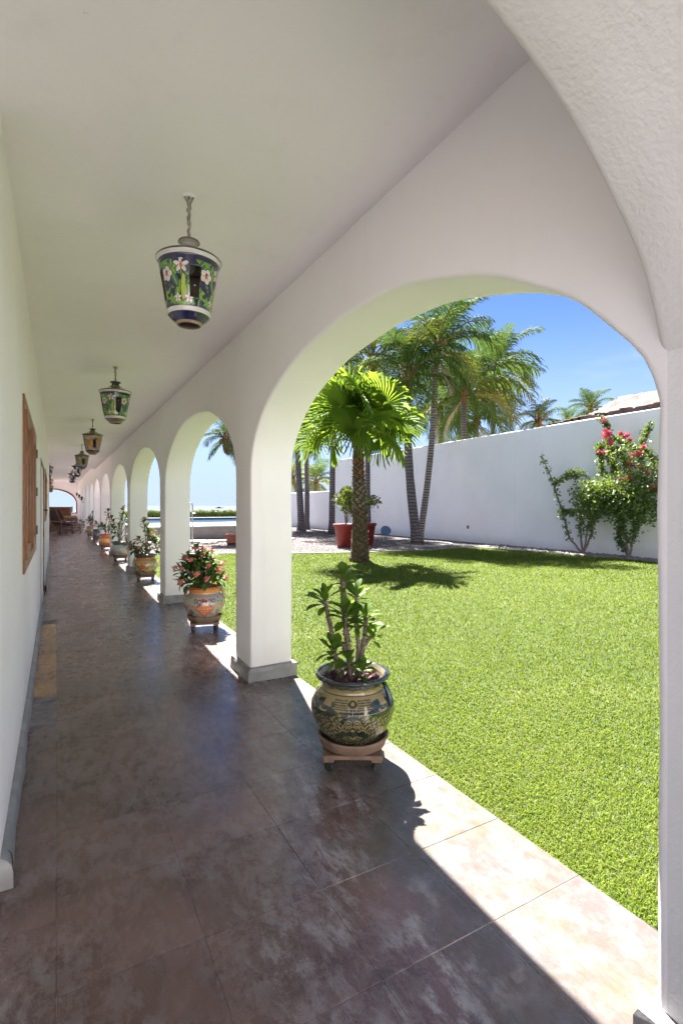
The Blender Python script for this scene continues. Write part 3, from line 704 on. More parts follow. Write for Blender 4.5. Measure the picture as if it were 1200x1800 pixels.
# ------------------------------------------------------------------ pool, hedge, shower, planter, boat
pool = empty('pool', (0, 0, 0)); tag(pool, 'raised swimming pool with concrete retaining wall, white coping and blue tile band', 'pool')
PP = [(1.9, 15.0), (5.8, 15.0), (7.7, 23.0), (1.9, 23.0)]
def prism(b, poly, z0, z1):
    n_ = len(poly); vs = [(x*H, y*H, z0) for x, y in poly]+[(x*H, y*H, z1) for x, y in poly]
    b.add(vs, [tuple(range(n_))[::-1], tuple(n_+k for k in range(n_))]+[(k, (k+1) % n_, n_+(k+1) % n_, n_+k) for k in range(n_)])
b = MB(); prism(b, [(1.9, 15.0), (5.8, 15.0), (6.5, 18.0), (1.9, 18.0)], -.1, .375*H); b.build('retaining_wall', M_conc, pool)
b = MB(); prism(b, [(1.86, 14.94), (5.84, 14.94), (6.55, 18.05), (1.86, 18.05)], .376*H, .413*H); b.build('coping', M_coping, pool)
b = MB(); prism(b, [(1.9, 18.1), (6.56, 18.1), (7.6, 22.7), (1.9, 22.7)], -.1, .385*H); b.build('water', M_water, pool)
b = MB(); prism(b, [(1.9, 22.72), (7.62, 22.72), (7.66, 22.85), (1.9, 22.85)], -.1, .462*H); b.build('tile_band', M_bluetile, pool)
b = MB(); prism(b, [(1.9, 22.855), (7.7, 22.855), (7.75, 23.2), (1.9, 23.2)], -.1, .480*H); b.build('far_coping', M_coping, pool)
b = MB(); prism(b, [(1.5, 14.2), (6.3, 14.2), (6.3, 14.9), (1.5, 14.9)], -.1, .03); tag(b.build('pool_path', M_coping), 'white concrete path strip at the foot of the raised pool wall', 'path')
def leafcloud(n, fx, size, mat, name='foliage'):
    """n leaf-sized folded quads; fx() gives centre positions (n,3)"""
    c = fx(n); n = len(c); s = rng.uniform(.6, 1.3, n)*size
    a = rng.normal(size=(n, 3)); a /= np.linalg.norm(a, axis=1)[:, None]; bb = rng.normal(size=(n, 3)); bb -= a*(a*bb).sum(1)[:, None]; bb /= np.linalg.norm(bb, axis=1)[:, None]
    up = np.cross(a, bb)
    v0 = c-a*s[:, None]; v1 = c+bb*s[:, None]*.55+up*s[:, None]*.15; v2 = c+a*s[:, None]; v3 = c-bb*s[:, None]*.55+up*s[:, None]*.15
    vs = np.stack([v0, v1, v2, v3], 1).reshape(-1, 3); i = np.arange(n)*4
    f = np.concatenate([np.stack([i, i+1, i+2], 1), np.stack([i, i+2, i+3], 1)])
    v = np.repeat(rng.random(n), 4); return np_mesh(name, vs, f, mat, 3, False, np.stack([v, v, v], 1))
def hx(n):
    x = rng.uniform(1.5, 9.2, n); y = rng.uniform(23.7, 24.3, n); z = rng.uniform(.3, .785, n); sh = rng.random(n) < .5
    y[sh] = 23.7+rng.random(sh.sum())*.05; z += .02*np.sin(x*9)+.015*np.sin(x*23); return np.stack([x*H, y*H, z*H], 1)
hd_ = empty('hedge', (5*H, 24*H, 0)); tag(hd_, 'low clipped green hedge running behind the pool before the sea', 'hedge')
me = leafcloud(16000, hx, .045, M_hedge); o = link('foliage', me, hd_, -hd_.location); stuff(o)
b = MB(); b.box((1.55*H, 23.78*H, -.1), (9.1*H, 24.22*H, .72*H)); b.build('core', M_fiber, hd_, loc=-hd_.location)
# shower
p = at(338.5, 935, 14.3); p.z = 0; s_ = empty('outdoor_shower', p); tag(s_, 'slim metal outdoor shower post with hooked head beside the pool wall', 'shower')
b = MB(); b.tube([(0, 0, 0), (0, 0, 1.40), (-.02, 0, 1.47), (-.08, 0, 1.50), (-.16, 0, 1.49)], .028, 10); b.build('pipe', M_metal, s_)
b = MB(); b.lathe([(.0, .03), (.03, .025), (.07, 0), (.065, -.008), (0, -.008)], 16, (-.17, 0, 1.465)); b.build('shower_head', M_metal, s_)
b = MB(); b.tube([(.02, 0, 1.1), (.10, -.02, 1.1)], .02, 8); b.lathe([(0, -.03), (.035, -.03), (.035, .03), (0, .03)], 10, (.11, -.02, 1.1)); b.build('valve', M_metal, s_)
b = MB(); b.bbox((-.5, -.3, 0), (.5, .3, .05), .01); b.build('base', M_coping, s_)
# planter box
p = at(410, 957, 13.3); p.z = 0; pb = empty('terracotta_planter', p, -.3); tag(pb, 'square terracotta planter box standing on the white gravel by the pool', 'planter')
b = MB(); b.bbox((-.24, -.24, .06), (.24, .24, .36), .01); b.bbox((-.265, -.265, .3), (.265, .265, .37), .01); b.build('box', simple('planter_clay', (.34, .10, .05), (.24, .07, .04), 5, .7, .3), pb)
b = MB(); b.box((-.22, -.22, .0), (.22, .22, .0595)); b.build('foot', M_soil, pb)
for (px, py, d, sx) in ((362, 957, 13.6, .30), (374, 955, 13.8, .22), (352, 962, 12.6, .14)):
    p = at(px, py, d); b = MB(); vs = []
    bm = bmesh.new(); bmesh.ops.create_icosphere(bm, subdivisions=3, radius=1)
    for v in bm.verts: v.co *= (1+.25*mnoise.noise(v.co*1.7+Vector((px, 0, 0)))); v.co.z *= .38
    me = bpy.data.meshes.new('flat_rock'); bm.to_mesh(me); bm.free(); me.materials.append(M_rock)
    tag(link('flat_rock', me, None, (p.x, p.y, 0.0), (0, 0, px), (sx, sx*.6, sx)), {362: 'largest brown flat rock lying on the gravel behind the flowering pot', 374: 'smaller brown rock at the right end of the larger one on the gravel', 352: 'little stone nearest the lawn edge behind the flowering pot'}[px], 'rock')
# far boat
bt = empty('motor_boat', (at(385, 889, 900).x, at(385, 889, 900).y, -5)); tag(bt, 'tiny white motor boat far out on the sea', 'boat')
b = MB(); b.add([(-8,-2,0),(6,-2,0),(10,0,.5),(6,2,0),(-8,2,0),(-8.5,-2.6,2),(7,-2.6,2.2),(12,0,2.6),(7,2.6,2.2),(-8.5,2.6,2)], [(0,4,3,2,1),(5,6,7,8,9),(0,1,6,5),(1,2,7,6),(2,3,8,7),(3,4,9,8),(4,0,5,9)]); b.build('hull', M_coping, bt)
b = MB(); b.bbox((-4, -1.6, 2.1), (3, 1.6, 4.4), .3); b.build('cabin', M_coping, bt)

# ------------------------------------------------------------------ palms
def frond_mesh(name, el, droop, mat, nl=36, seed=0, thin=1.0, hang=.5):
    rd = random.Random(seed); b = MB(); b.mi = 0
    pts = []; p = Vector((0, 0, 0)); ang = el; K = 16
    for i in range(K+1):
        pts.append(p.copy()); p = p+Vector((math.cos(ang), 0, math.sin(ang)))/K; ang -= droop/K*(.4+1.3*i/K)
    b.tube(pts, [.016*(1-.8*i/K)+.002 for i in range(K+1)], 4, False); b.mi = 1
    def P(t):
        f = min(t*K, K-1e-4); i = int(f); return pts[i].lerp(pts[i+1], f-i), (pts[i+1]-pts[i]).normalized()
    for i in range(nl):
        t = .16+.83*(i+.5)/nl; c, tg = P(t); ln = .40*(math.sin(math.pi*min(1, (t-.08)/.98)**.75)**.6)*rd.uniform(.85, 1.1)*thin
        if t > .9: ln *= .8
        for sd_ in (-1, 1):
            if rd.random() < .04: continue
            side = Vector((0, sd_, 0)); upv = tg.cross(side)*sd_; upv = -tg.cross(side)*sd_ if (tg.cross(side)*sd_).z < 0 else tg.cross(side)*sd_
            fw = .55+.5*t; d = (side+tg*fw+upv*rd.uniform(.0, .35)).normalized()
            d2 = (d+Vector((0, 0, -1))*hang*rd.uniform(.6, 1.3)).normalized(); d3 = (d2+Vector((0, 0, -1))*hang*rd.uniform(.7, 1.8)).normalized()
            w_ = .0105*rd.uniform(.8, 1.25); wv = tg*w_
            a0 = c; a1 = c+d*ln*.4; a2 = a1+d2*ln*.35; a3 = a2+d3*ln*.28
            b.add([a0-wv*.6, a0+wv*.6, a1+wv, a1-wv, a2+wv*.8, a2-wv*.8, a3], [(0,1,2,3),(3,2,4,5),(5,4,6)])
    return b.mesh(name, [M_rachis, mat] if mat is not M_palmdead else [M_palmdead, mat])
FR = {}
classes = [(R(80), R(45)), (R(66), R(70)), (R(50), R(95)), (R(32), R(105)), (R(12), R(100)), (R(-12), R(85)), (R(-35), R(55))]
for ci, (el, dr_) in enumerate(classes):
    for v in range(2):
        FR[(ci, v, 0)] = frond_mesh('frond', el, dr_*(1 if v == 0 else .8), M_palm, seed=ci*9+v, hang=.35+.12*ci)
    FR[(ci, 0, 1)] = frond_mesh('frond', el, dr_, M_palmy, nl=36, seed=ci*9+5, hang=.6)
FR['dead'] = frond_mesh('dead_frond', R(-50), R(45), M_palmdead, nl=30, seed=99, thin=.8, hang=1.2)
FR['deadup'] = frond_mesh('dead_frond', R(62), R(30), M_palmdead, nl=34, seed=98, thin=.45, hang=.8)
PG = 'tall coconut palms around the garden'
def coconut(base, top, rad, label, r0=.17, r1=.10, n=20, seed=0, yellow=.12, dead=2, mat=None, crown_from=-35, bend=None, extra=None):
    rd = random.Random(seed); base = base.copy(); base.z = -.06
    t = empty('coconut_palm', base); tag(t, label, 'palm tree', PG)
    tp = top-base; pts = []; K = 22
    bend = bend or Vector((rd.uniform(-.25, .25), rd.uniform(-.25, .25), 0))
    for i in range(K+1):
        u = i/K; q = tp*u+bend*math.sin(math.pi*u); pts.append(q)
    rads = [(r0*1.35 if i == 0 else r0*1.12 if i == 1 else r0+(r1-r0)*(i/K)**.8)*(1+.03*rd.uniform(-1, 1)) for i in range(K+1)]
    b = MB(); b.tube(pts, rads, 12); b.build('trunk', mat or M_trunk, t, smooth=True)
    b = MB(); cr = tp
    for k in range(9):   # sheaths under the crown
        a = k*2.4; e = .15+.12*(k % 3); b.tube([cr+Vector((math.cos(a)*r1*.8, math.sin(a)*r1*.8, -.45-.04*k)), cr+Vector((math.cos(a)*r1*1.5, math.sin(a)*r1*1.5, -.05)), cr+Vector((math.cos(a)*e*1.3, math.sin(a)*e*1.3, .22))], [r1*.5, r1*.45, .02], 6)
    b.build('sheath', M_boot, t, smooth=True)
    for k in range(n):
        az = k*2.39996+rd.uniform(-.2, .2); u = (k+.5)/n
        ci = min(6, int(u**.9*6.6)); yl = 1 if (rd.random() < yellow*(1+u)) else 0
        me = FR[(ci, 0 if yl else rd.randrange(2), yl)]
        link('frond', me, t, cr+Vector((0, 0, .05-.25*u)), (rd.uniform(-.12, .12), rd.uniform(-.08, .08), az), rad*rd.uniform(.85, 1.1)*(.8 if ci == 0 else 1))
    for k in range(dead):
        link('dead_frond', FR['dead'], t, cr+Vector((0, 0, -.3)), (0, 0, rd.uniform(0, 6.3)), rad*rd.uniform(.6, .8))
    for e in (extra or []): link('dead_frond' if e[0] in ('dead', 'deadup') else 'frond', FR[e[0]], t, cr, (0, 0, e[1]), rad*e[2])
    # green nuts
    for k in range(4):
        a = rd.uniform(0, 6.3); b = MB(); b.lathe([(0, -.11), (.06, -.09), (.09, 0), (.06, .09), (0, .12)], 8); b.build('coconut', M_rachis, t, smooth=True, loc=cr+Vector((math.cos(a)*.2, math.sin(a)*.2, -.25)))
    return t
VR = -YAW   # azimuth of the view's right-hand direction
coconut(at(733, 956, 13.5), at(717, 655, 13.7), 2.35, 'thick grey trunked coconut palm standing in a ring before the white wall', .19, .12, 19, 1, .04, 1, bend=Vector((-.15, .05, 0)))
coconut(at(736, 952, 14.0), at(766, 612, 14.0), 2.6, 'coconut palm with pale ringed trunk leaning right out of the thick trunk', .13, .10, 19, 2, .04, 1, M_trunk2, bend=Vector((.10, -.1, 0)), extra=[('deadup', VR+.2, 1.0), ((3, 0, 0), VR+.05, 1.15), ((1, 1, 0), VR+.5, 1.25)])
coconut(at(648, 946, 15.8), at(655, 628, 15.8), 2.7, 'slim coconut palm rising directly behind the short fan palm', .12, .09, 19, 3, .05, 2)
coconut(at(583, 937, 18.7), at(588, 655, 18.9), 3.0, 'straight dark trunk palm left of the red pots', .17, .11, 22, 4, .05, 2)
coconut(at(530, 932, 21.0), at(520, 742, 21.2), 2.6, 'coconut palm with the thicker of the two close trunks by the stepped-down wall', .22, .13, 20, 5, .05, 3)
coconut(at(539, 928, 22.2), at(536, 745, 22.6), 2.4, 'thinner trunk of the pair of palms by the stepped-down wall', .17, .12, 18, 6, .05, 2)
coconut(at(812, 950, 17.0), at(814, 690, 17.0), 3.4, 'spreading coconut palm with yellowing fronds arching over the high wall', .17, .11, 20, 7, .2, 1, extra=[((3, 0, 1), VR+.1, 1.15), ((4, 0, 1), VR+.35, 1.1), ((2, 0, 0), VR+.0, 1.2)])
coconut(at(876, 940, 20.5), at(872, 640, 20.5), 3.0, 'tallest palm beyond the high wall, its upright crown against blue sky', .17, .11, 22, 8, .12, 1)
coconut(at(832, 940, 19.5), at(836, 735, 19.5), 2.8, 'low palm crown just above the wall under the yellowing palm', .15, .1, 15, 9, .05, 2)
coconut(at(770, 940, 19), at(775, 700, 19), 2.9, 'palm crown behind the wall between the two nearest trunks and the yellowing palm', .15, .1, 17, 10, .08, 2)
coconut(at(948, 940, 19), at(946, 738, 19), 1.5, 'small palm crown peeking over the wall right of the yellowing palm', .13, .09, 16, 11, .25, 1)
coconut(at(1037, 940, 20), at(1037, 716, 20), 1.35, 'feathery green palm top left of the neighbouring hipped roof', .12, .09, 18, 12, .02, 0)
coconut(at(1000, 940, 22), at(998, 741, 22), 1.2, 'smallest palm top, low over the wall beside the roof edge', .12, .09, 14, 13, .02, 0)
coconut(at(556, 925, 31), at(556, 845, 31), 2.2, 'distant yellow green palm behind the low wall section', .15, .1, 20, 14, .5, 1)
coconut(at(515, 925, 33), at(514, 838, 33), 2.2, 'distant palm at the far left behind the low wall section', .15, .1, 20, 15, .3, 3)
coconut(at(445, 952, 14.2), at(397, 766, 14.8), 1.1, 'leaning palm with brown trunk seen through the second arch beside the sea', .17, .09, 18, 16, .02, 0, M_trunk2, bend=Vector((.35, .1, 0)))
# ring of edging round the nearest coconut palm
p = at(745, 957, 13.4); b = MB(); b.lathe([(.95, -.05), (.95, .03), (1.03, .03), (1.03, -.05)], 40); tag(b.build('tree_ring', M_coping, loc=(p.x, p.y, 0)), 'pale concrete ring set in the pebbles round the thick palm trunk', 'edging')

# fan palm
def fan_mesh(seed, mat=M_fan):
    rd = random.Random(seed); b = MB(); n_ = 34; spread = R(285); Rr = .62
    b.mi = 1
    cup = rd.uniform(.15, .35)
    def pt(a, r_, lift): return Vector((math.cos(a)*r_, math.sin(a)*r_, lift))
    for i in range(n_):
        a0 = -spread/2+spread*i/n_; a1 = a0+spread/n_; am = (a0+a1)/2; rl = Rr*(.82+.18*math.cos(am*.55))*rd.uniform(.93, 1.05)
        rs_ = rl*.52; z1 = cup*rs_*abs(math.sin(am*.5))*.6
        fold = .024; split = .30*rl
        j0 = pt(a0, split, z1*.8-fold); j1 = pt(a1, split, z1*.8-fold); jm = pt(am, split, z1*.8+fold)
        c = Vector((0, 0, 0)); dr2 = rd.uniform(.02, .10); q = spread/n_
        k0 = pt(am-q*.22, rl*.68, z1-fold*.5); k1 = pt(am+q*.22, rl*.68, z1-fold*.5); km = pt(am, rl*.68, z1+fold)
        tip = pt(am+rd.uniform(-.03, .03), rl*1.04, z1-dr2-.02)
        tp2 = pt(am+rd.uniform(-.05, .05), rl*1.13, z1-dr2-rd.uniform(.05, .14))
        b.add([c, j0, jm, j1, k0, km, k1, tip, tp2], [(0,1,2),(0,2,3),(1,4,5,2),(2,5,6,3),(4,7,5),(5,7,6),(4,8,7)])
    return b.mesh('fan_frond', [M_rachis, mat])
FM = [fan_mesh(s) for s in (1, 2, 3, 4, 5)]
fb = at(632, 986, 9.37); fb.z = -.05; fp = empty('fan_palm', fb); tag(fp, 'short fan palm with rough brown trunk planted in the lawn', 'palm tree')
ft = at(630, 770, 9.37)-fb
K = 26; pts = []; rads = []
for i in range(K+1):
    u = i/K; pts.append(Vector((ft.x*u+.02*math.sin(u*5), ft.y*u, ft.z*u))); rads.append(.240*(1-u)**1.2+.110*(1-(1-u)**1.2)+(.03 if i == 0 else 0))
b = MB(); b.tube(pts, rads, 18); b.build('trunk', M_fiber, fp, smooth=True)
b = MB(); b2 = MB(); b3 = MB()
for i in range(30):
    for k in range(11):
        u = (i+.5*(k % 2))/30.5; a = (k+.5*(i % 2))*2*math.pi/11+random.uniform(-.12, .12)
        f = min(u*K, K-.01); j = int(f); c = pts[j].lerp(pts[j+1], f-j); rr = rads[j]
        dirv = Vector((math.cos(a), math.sin(a), 0)); sv = Vector((-math.sin(a), math.cos(a), 0))
        L_ = random.uniform(.06, .10); w_ = rr*.34*random.uniform(.7, 1.1); st_ = random.uniform(.02, .05) if u > .4 else random.uniform(.006, .02)
        p0 = c+dirv*(rr*.93)-sv*w_; p1 = c+dirv*(rr*.93)+sv*w_; p2 = c+dirv*(rr+st_*.6)+Vector((0, 0, L_*.6))+sv*w_*.6; p3 = c+dirv*(rr+st_*.6)+Vector((0, 0, L_*.6))-sv*w_*.6; p4 = c+dirv*(rr+st_+.004)+Vector((0, 0, L_))+sv*random.uniform(-.02, .02); p5 = c+dirv*rr*.9+Vector((0, 0, L_*.7))
        tgt = b if u > .66 else (b2 if u > .42 else b3); tgt.add([p0, p1, p2, p3, p4, p5], [(0,1,2,3),(3,2,4),(1,5,2),(0,3,5),(2,5,4),(5,3,4)])
stuff(b.build('leaf_bases', M_boot, fp)); stuff(b2.build('pale_leaf_bases', M_bootg, fp)); stuff(b3.build('worn_leaf_bases', simple('worn_boot', (.15, .105, .06), (.07, .048, .03), 9, .95, .5, .005), fp))
NFR = 24
for k in range(NFR):
    u = (k+.5)/NFR; az = k*2.39996; el_ = R(87-92*u**.95); d = Vector((math.cos(az)*math.cos(el_), math.sin(az)*math.cos(el_), math.sin(el_)))
    ln = random.uniform(.72, 1.12)*(.8 if u < .15 else 1); q = d.to_track_quat('X', 'Z')
    o = link('fan_frond', FM[k % 5], fp, ft+Vector((0, 0, .02))+d*ln*1.05, None, random.uniform(1.15, 1.5))
    o.rotation_mode = 'QUATERNION'; o.rotation_quaternion = q @ Matrix.Rotation(random.choice((-1, 1))*random.uniform(.35, 1.5), 4, 'X').to_quaternion() @ Matrix.Rotation(random.uniform(.0, .35)+.75*u*random.random(), 4, 'Y').to_quaternion()
b = MB()
for k in range(NFR):
    u = (k+.5)/NFR; az = k*2.39996; el_ = R(87-92*u**.95); d = Vector((math.cos(az)*math.cos(el_), math.sin(az)*math.cos(el_), math.sin(el_))); b.tube([ft+Vector((0,0,-.08)), ft+d*.72], [.024, .013], 5)
stuff(b.build('petioles', M_rachis, fp))

# ------------------------------------------------------------------ red tubs with shrubs, blue disc
def tub(px, py, d, label, plabel, seed, spread):
    p = at(px, py, d); p.z = -.03; t = empty('red_tub', p); tag(t, label, 'flower pot', 'red tubs on the pebble bed')
    b = MB(); b.lathe([(0, .0), (.30, .0), (.315, .02), (.40, .70), (.445, .71), (.452, .80), (.43, .805), (.40, .79), (.38, .72), (0, .72)], 40); b.build('tub_body', M_terr, t, smooth=True)
    b = MB(); b.lathe([(.352, .38), (.363, .385), (.365, .40), (.358, .405)], 40); b.build('band', M_terr, t, smooth=True)
    b = MB(); b.lathe([(.385, .74), (0, .76)], 20); b.build('soil', M_soil, t)
    q = Vector((p.x, p.y, p.z+.75)); s_ = empty('potted_shrub', q); tag(s_, plabel, 'shrub')
    rd = random.Random(seed); b = MB(); tips = []
    for k in range(13):
        a = rd.uniform(0, 6.3); e = rd.uniform(.2, 1); top = Vector((math.cos(a)*spread*e, math.sin(a)*spread*e, rd.uniform(.55, 1.2)*(1.15-.4*e)))
        b.tube([(rd.uniform(-.05, .05), rd.uniform(-.05, .05), -.03), Vector((top.x*.25, top.y*.25, top.z*.45)), top], [.016, .012, .006], 6); tips.append(top)
    b.build('stems', M_twig, s_)
    def f(n):
        c = np.array([tips[i % len(tips)] for i in range(n)]); return c+rng.normal(size=(n, 3))*np.array([.11, .11, .10])
    stuff(link('foliage', leafcloud(850, f, .075, M_shrub), s_))
tub(608, 959, 12.7, 'large red plastic tub half hidden left of the fan palm trunk', 'dark leafy shrub growing in the left red tub', 3, .42)
tub(640, 955.5, 13.3, 'large red plastic tub peeking out right of the fan palm trunk', 'yellow green shrub growing in the right red tub', 4, .46)
p = at(674, 937, 14.3); p.z = 0; s_ = empty('disc_spotlight', p); tag(s_, 'round blue garden spotlight disc on a thin wire stand by the red tub', 'garden light')
b = MB(); b.tube([(-.10, 0, 0), (-.04, 0, .28), (.04, 0, .30), (.12, 0, 0)], .009, 6); b.tube([(-.30, 0, .26), (-.1, 0, .31), (.04, 0, .34)], .014, 6); b.build('stand', M_iron, s_)
b = MB(); b.lathe([(0, -.03), (.12, -.025), (.20, .0), (.205, .02), (.19, .02), (.12, .0), (0, -.005)], 28); o = b.build('disc', M_bluemetal, s_, smooth=True); o.location = (.10, 0, .42); o.rotation_euler = (R(62), R(10), -.45)

# ------------------------------------------------------------------ bougainvilleas on the wall
def boug(base, stems, blobs, nleaf, flowers, label, seed):
    p0 = onx(*base, 9.80); p0.z = -.04; t = empty('bougainvillea', p0); tag(t, label, 'climbing plant', 'bougainvilleas against the garden wall')
    rd = random.Random(seed); b = MB(); allp = []
    for st_ in stems:
        pts = [onx(px, py, 9.80+rd.uniform(-.14, .08))-p0 for px, py in st_]; pts[0] = pts[0] if st_[0] != base else Vector((0, 0, 0))
        fine = []
        for i in range(len(pts)-1):
            for k in range(5): fine.append(pts[i].lerp(pts[i+1], k/5)+Vector([rd.uniform(-.015, .015) for _ in range(3)]))
        fine.append(pts[-1]); m_ = len(fine); r0 = .03 if st_[0] == base else .014
        b.tube(fine, [r0*(1-.8*i/m_)+.003 for i in range(m_)], 6); allp += [q for q, i in zip(fine, range(m_)) if i > m_*.22]
    b.build('branches', M_twig, t)
    ap = np.array([tuple(q) for q in allp])
    def f(n):
        n1 = int(n*.42); a = ap[rng.integers(0, len(ap), n1)]+rng.normal(size=(n1, 3))*np.array([.05, .055, .05])
        cs = [a]; W_ = sum(bb[2]*bb[3] for bb in blobs); 
        for (px, py, rx, ry) in blobs:
            k = int((n-n1)*rx*ry/W_); c = onx(px, py, 9.55)-p0; sc_ = 11.5*H/900
            v = rng.normal(size=(k, 3)); v /= np.linalg.norm(v, axis=1)[:, None]; v *= (rng.random(k)**.45)[:, None]
            # clumps
            v += .12*np.sin(v[:, [1, 2, 0]]*9)
            cs.append(np.array(c)+v*np.array([.33*H, rx*sc_*1.15, ry*sc_]))
        c = np.concatenate(cs); c[:, 0] = np.minimum(c[:, 0], (GX-.03)*H-p0.x); return c[c[:, 2] > .02]
    stuff(link('foliage', leafcloud(nleaf, f, .044, M_boug), t))
    for (px, py, r_) in flowers:
        c = onx(px, py, 9.50)-p0; k = int(5+r_*3); fb_ = MB()
        for i in range(k*2):
            q = c+Vector([rd.gauss(0, r_*.0085) for _ in range(3)]); s_ = .042
            a = Vector([rd.gauss(0, 1) for _ in range(3)]).normalized(); e = a.orthogonal().normalized(); 
            for j in range(3):
                d = Matrix.Rotation(j*2.094, 3, a)@e; sd_ = a.cross(d); fb_.add([q, q+d*s_*.6+sd_*s_*.38+a*.01, q+d*s_*1.2+a*.012, q+d*s_*.6-sd_*s_*.38+a*.01], [(0,1,2,3)])
        fb_.build('flower_cluster', M_bract, t)
    pb_ = MB()
    for i in range(46):
        q = Vector((rd.gauss(-.25, .28), rd.gauss(-.1, .7), .052)); a = rd.uniform(0, 6.3); e = Vector((math.cos(a), math.sin(a), .2))*.022; g = Vector((-math.sin(a), math.cos(a), 0))*.015
        pb_.add([q-e, q+g, q+e, q-g], [(0, 1, 2, 3)])
    stuff(pb_.build('fallen_petals', M_bract, t))
boug((1024, 967), [[(1024, 967), (1000, 945), (985, 895), (972, 850), (952, 802)], [(1024, 967), (1032, 930), (1048, 905), (1065, 880)], [(1024, 967), (1018, 930), (1020, 890), (1030, 860)], [(1024, 967), (1040, 935), (1035, 900), (1050, 870)], [(1020, 905), (1000, 900), (985, 898)], [(1030, 850), (1010, 835), (990, 840), (975, 852)], [(1040, 845), (1015, 828), (998, 832)]],
     [(1030, 895, 16, 28), (1038, 868, 34, 26), (1056, 878, 30, 32)], 5200, [(1051, 861, 3)], 'bougainvillea with a long bare shoot reaching left, closest to the palms', 21)
boug((1105, 974), [[(1105, 974), (1098, 945), (1090, 915), (1085, 880)], [(1105, 974), (1112, 940), (1125, 910), (1135, 880)], [(1105, 974), (1090, 955), (1086, 925)], [(1085, 880), (1078, 830), (1072, 790), (1068, 750), (1055, 735)], [(1085, 860), (1056, 830), (1054, 800), (1052, 782)], [(1110, 860), (1100, 820), (1085, 790), (1060, 780)], [(1125, 860), (1125, 810), (1130, 775), (1142, 745)], [(1140, 850), (1150, 810), (1135, 795), (1105, 780), (1080, 770)], [(1100, 850), (1078, 815), (1065, 800)], [(1120, 870), (1155, 860), (1160, 830)]],
     [(1058, 872, 28, 28), (1070, 858, 34, 20), (1085, 860, 38, 26), (1115, 880, 48, 34), (1140, 850, 36, 30), (1095, 885, 36, 28), (1150, 890, 30, 34), (1105, 905, 30, 22), (1080, 880, 22, 20), (1125, 830, 30, 20), (1100, 800, 26, 18)], 11500,
     [(1066, 757, 4), (1062, 767, 4), (1070, 762, 4), (1073, 778, 3), (1090, 762, 3), (1097, 768, 3), (1102, 764, 3), (1107, 773, 2), (1062, 796, 2.4), (1052, 794, 2), (1112, 800, 3), (1108, 815, 3), (1130, 785, 2.5), (1120, 822, 3), (1128, 825, 2), (1104, 841, 4), (1108, 838, 3), (1089, 843, 2), (1146, 857, 3), (1155, 853, 3), (1137, 830, 2), (1120, 796, 2), (1060, 738, 2), (1124, 797, 2)], 'fuller bougainvillea with red magenta flower clusters beside the right pier', 22)

# ------------------------------------------------------------------ painted ceramics
def resample(prof, m):
    p = np.array(prof, float); d = np.r_[0, np.cumsum(np.hypot(*np.diff(p, axis=0).T))]; t = np.linspace(0, d[-1], m)
    return np.interp(t, d, p[:, 0]), np.interp(t, d, p[:, 1])
def painted(name, prof, nu, nv, paint, parent, mats, hole=None, thick=0, loc=None):
    r_, z_ = resample(prof, nv); U = np.arange(nu)/nu; A = 2*np.pi*U-np.pi/2
    Rg, Ug = np.meshgrid(r_, U, indexing='ij'); Zg, Ag = np.meshgrid(z_, A, indexing='ij')
    vs = np.stack([Rg*np.cos(Ag), Rg*np.sin(Ag), Zg], 2).reshape(-1, 3)
    u = np.where(Ug > .5, Ug-1, Ug); col = paint(u, Zg, Rg, np.arange(nv)[:, None]/nv+0*Ug).reshape(-1, 3)
    i, j = np.meshgrid(np.arange(nv-1), np.arange(nu), indexing='ij'); a = i*nu+j; b_ = i*nu+(j+1) % nu
    f = np.stack([a, b_, b_+nu, a+nu], 2)
    if hole is not None:
        k = ~hole(u, Zg)[:-1, :]; f = f[k]
    me = np_mesh(name, vs, f.reshape(-1, 4), mats[0], 4, True, col)
    for m_ in mats[1:]: me.materials.append(m_)
    o = link(name, me, parent, loc)
    if thick:
        md = o.modifiers.new('wall', 'SOLIDIFY'); md.thickness = thick; md.offset = -1; md.material_offset = 1; md.material_offset_rim = 1
    return o
def put(c, m, rgb): c[m] = rgb
def el(a, b, a0, b0, ra, rb, rot=0):
    x, y = a-a0, b-b0; cs_, sn = math.cos(rot), math.sin(rot); x, y = x*cs_+y*sn, -x*sn+y*cs_; return (x/ra)**2+(y/rb)**2 < 1
def flower(c, a, b, a0, b0, Rf, n, ph, petal, line, centre, k=.45):
    x, y = a-a0, b-b0; rr = np.hypot(x, y); th = np.arctan2(y, x)+ph; e = Rf*((1-k)+k*np.abs(np.cos(n*th/2)))
    put(c, rr < e+Rf*.13, line); put(c, rr < e, petal); put(c, (rr < e*.8) & (np.abs(np.sin(n*th/2)) > .985), line); put(c, rr < Rf*.28, centre)
def rep(u, n, Rr, off=0): return ((u*n+off+.5) % 1-.5)*2*math.pi*Rr/n
def scroll(c, a, b, a0, b0, R0, w_, col, s_=1):
    x, y = (a-a0)*s_, b-b0; rr = np.hypot(x, y); th = np.arctan2(y, x); f = R0*(.35+.65*((th+math.pi)/(2*math.pi))); put(c, np.abs(rr-f) < w_, col)
DG, CR, DB = (.005, .017, .010), (.235, .18, .075), (.005, .014, .024)
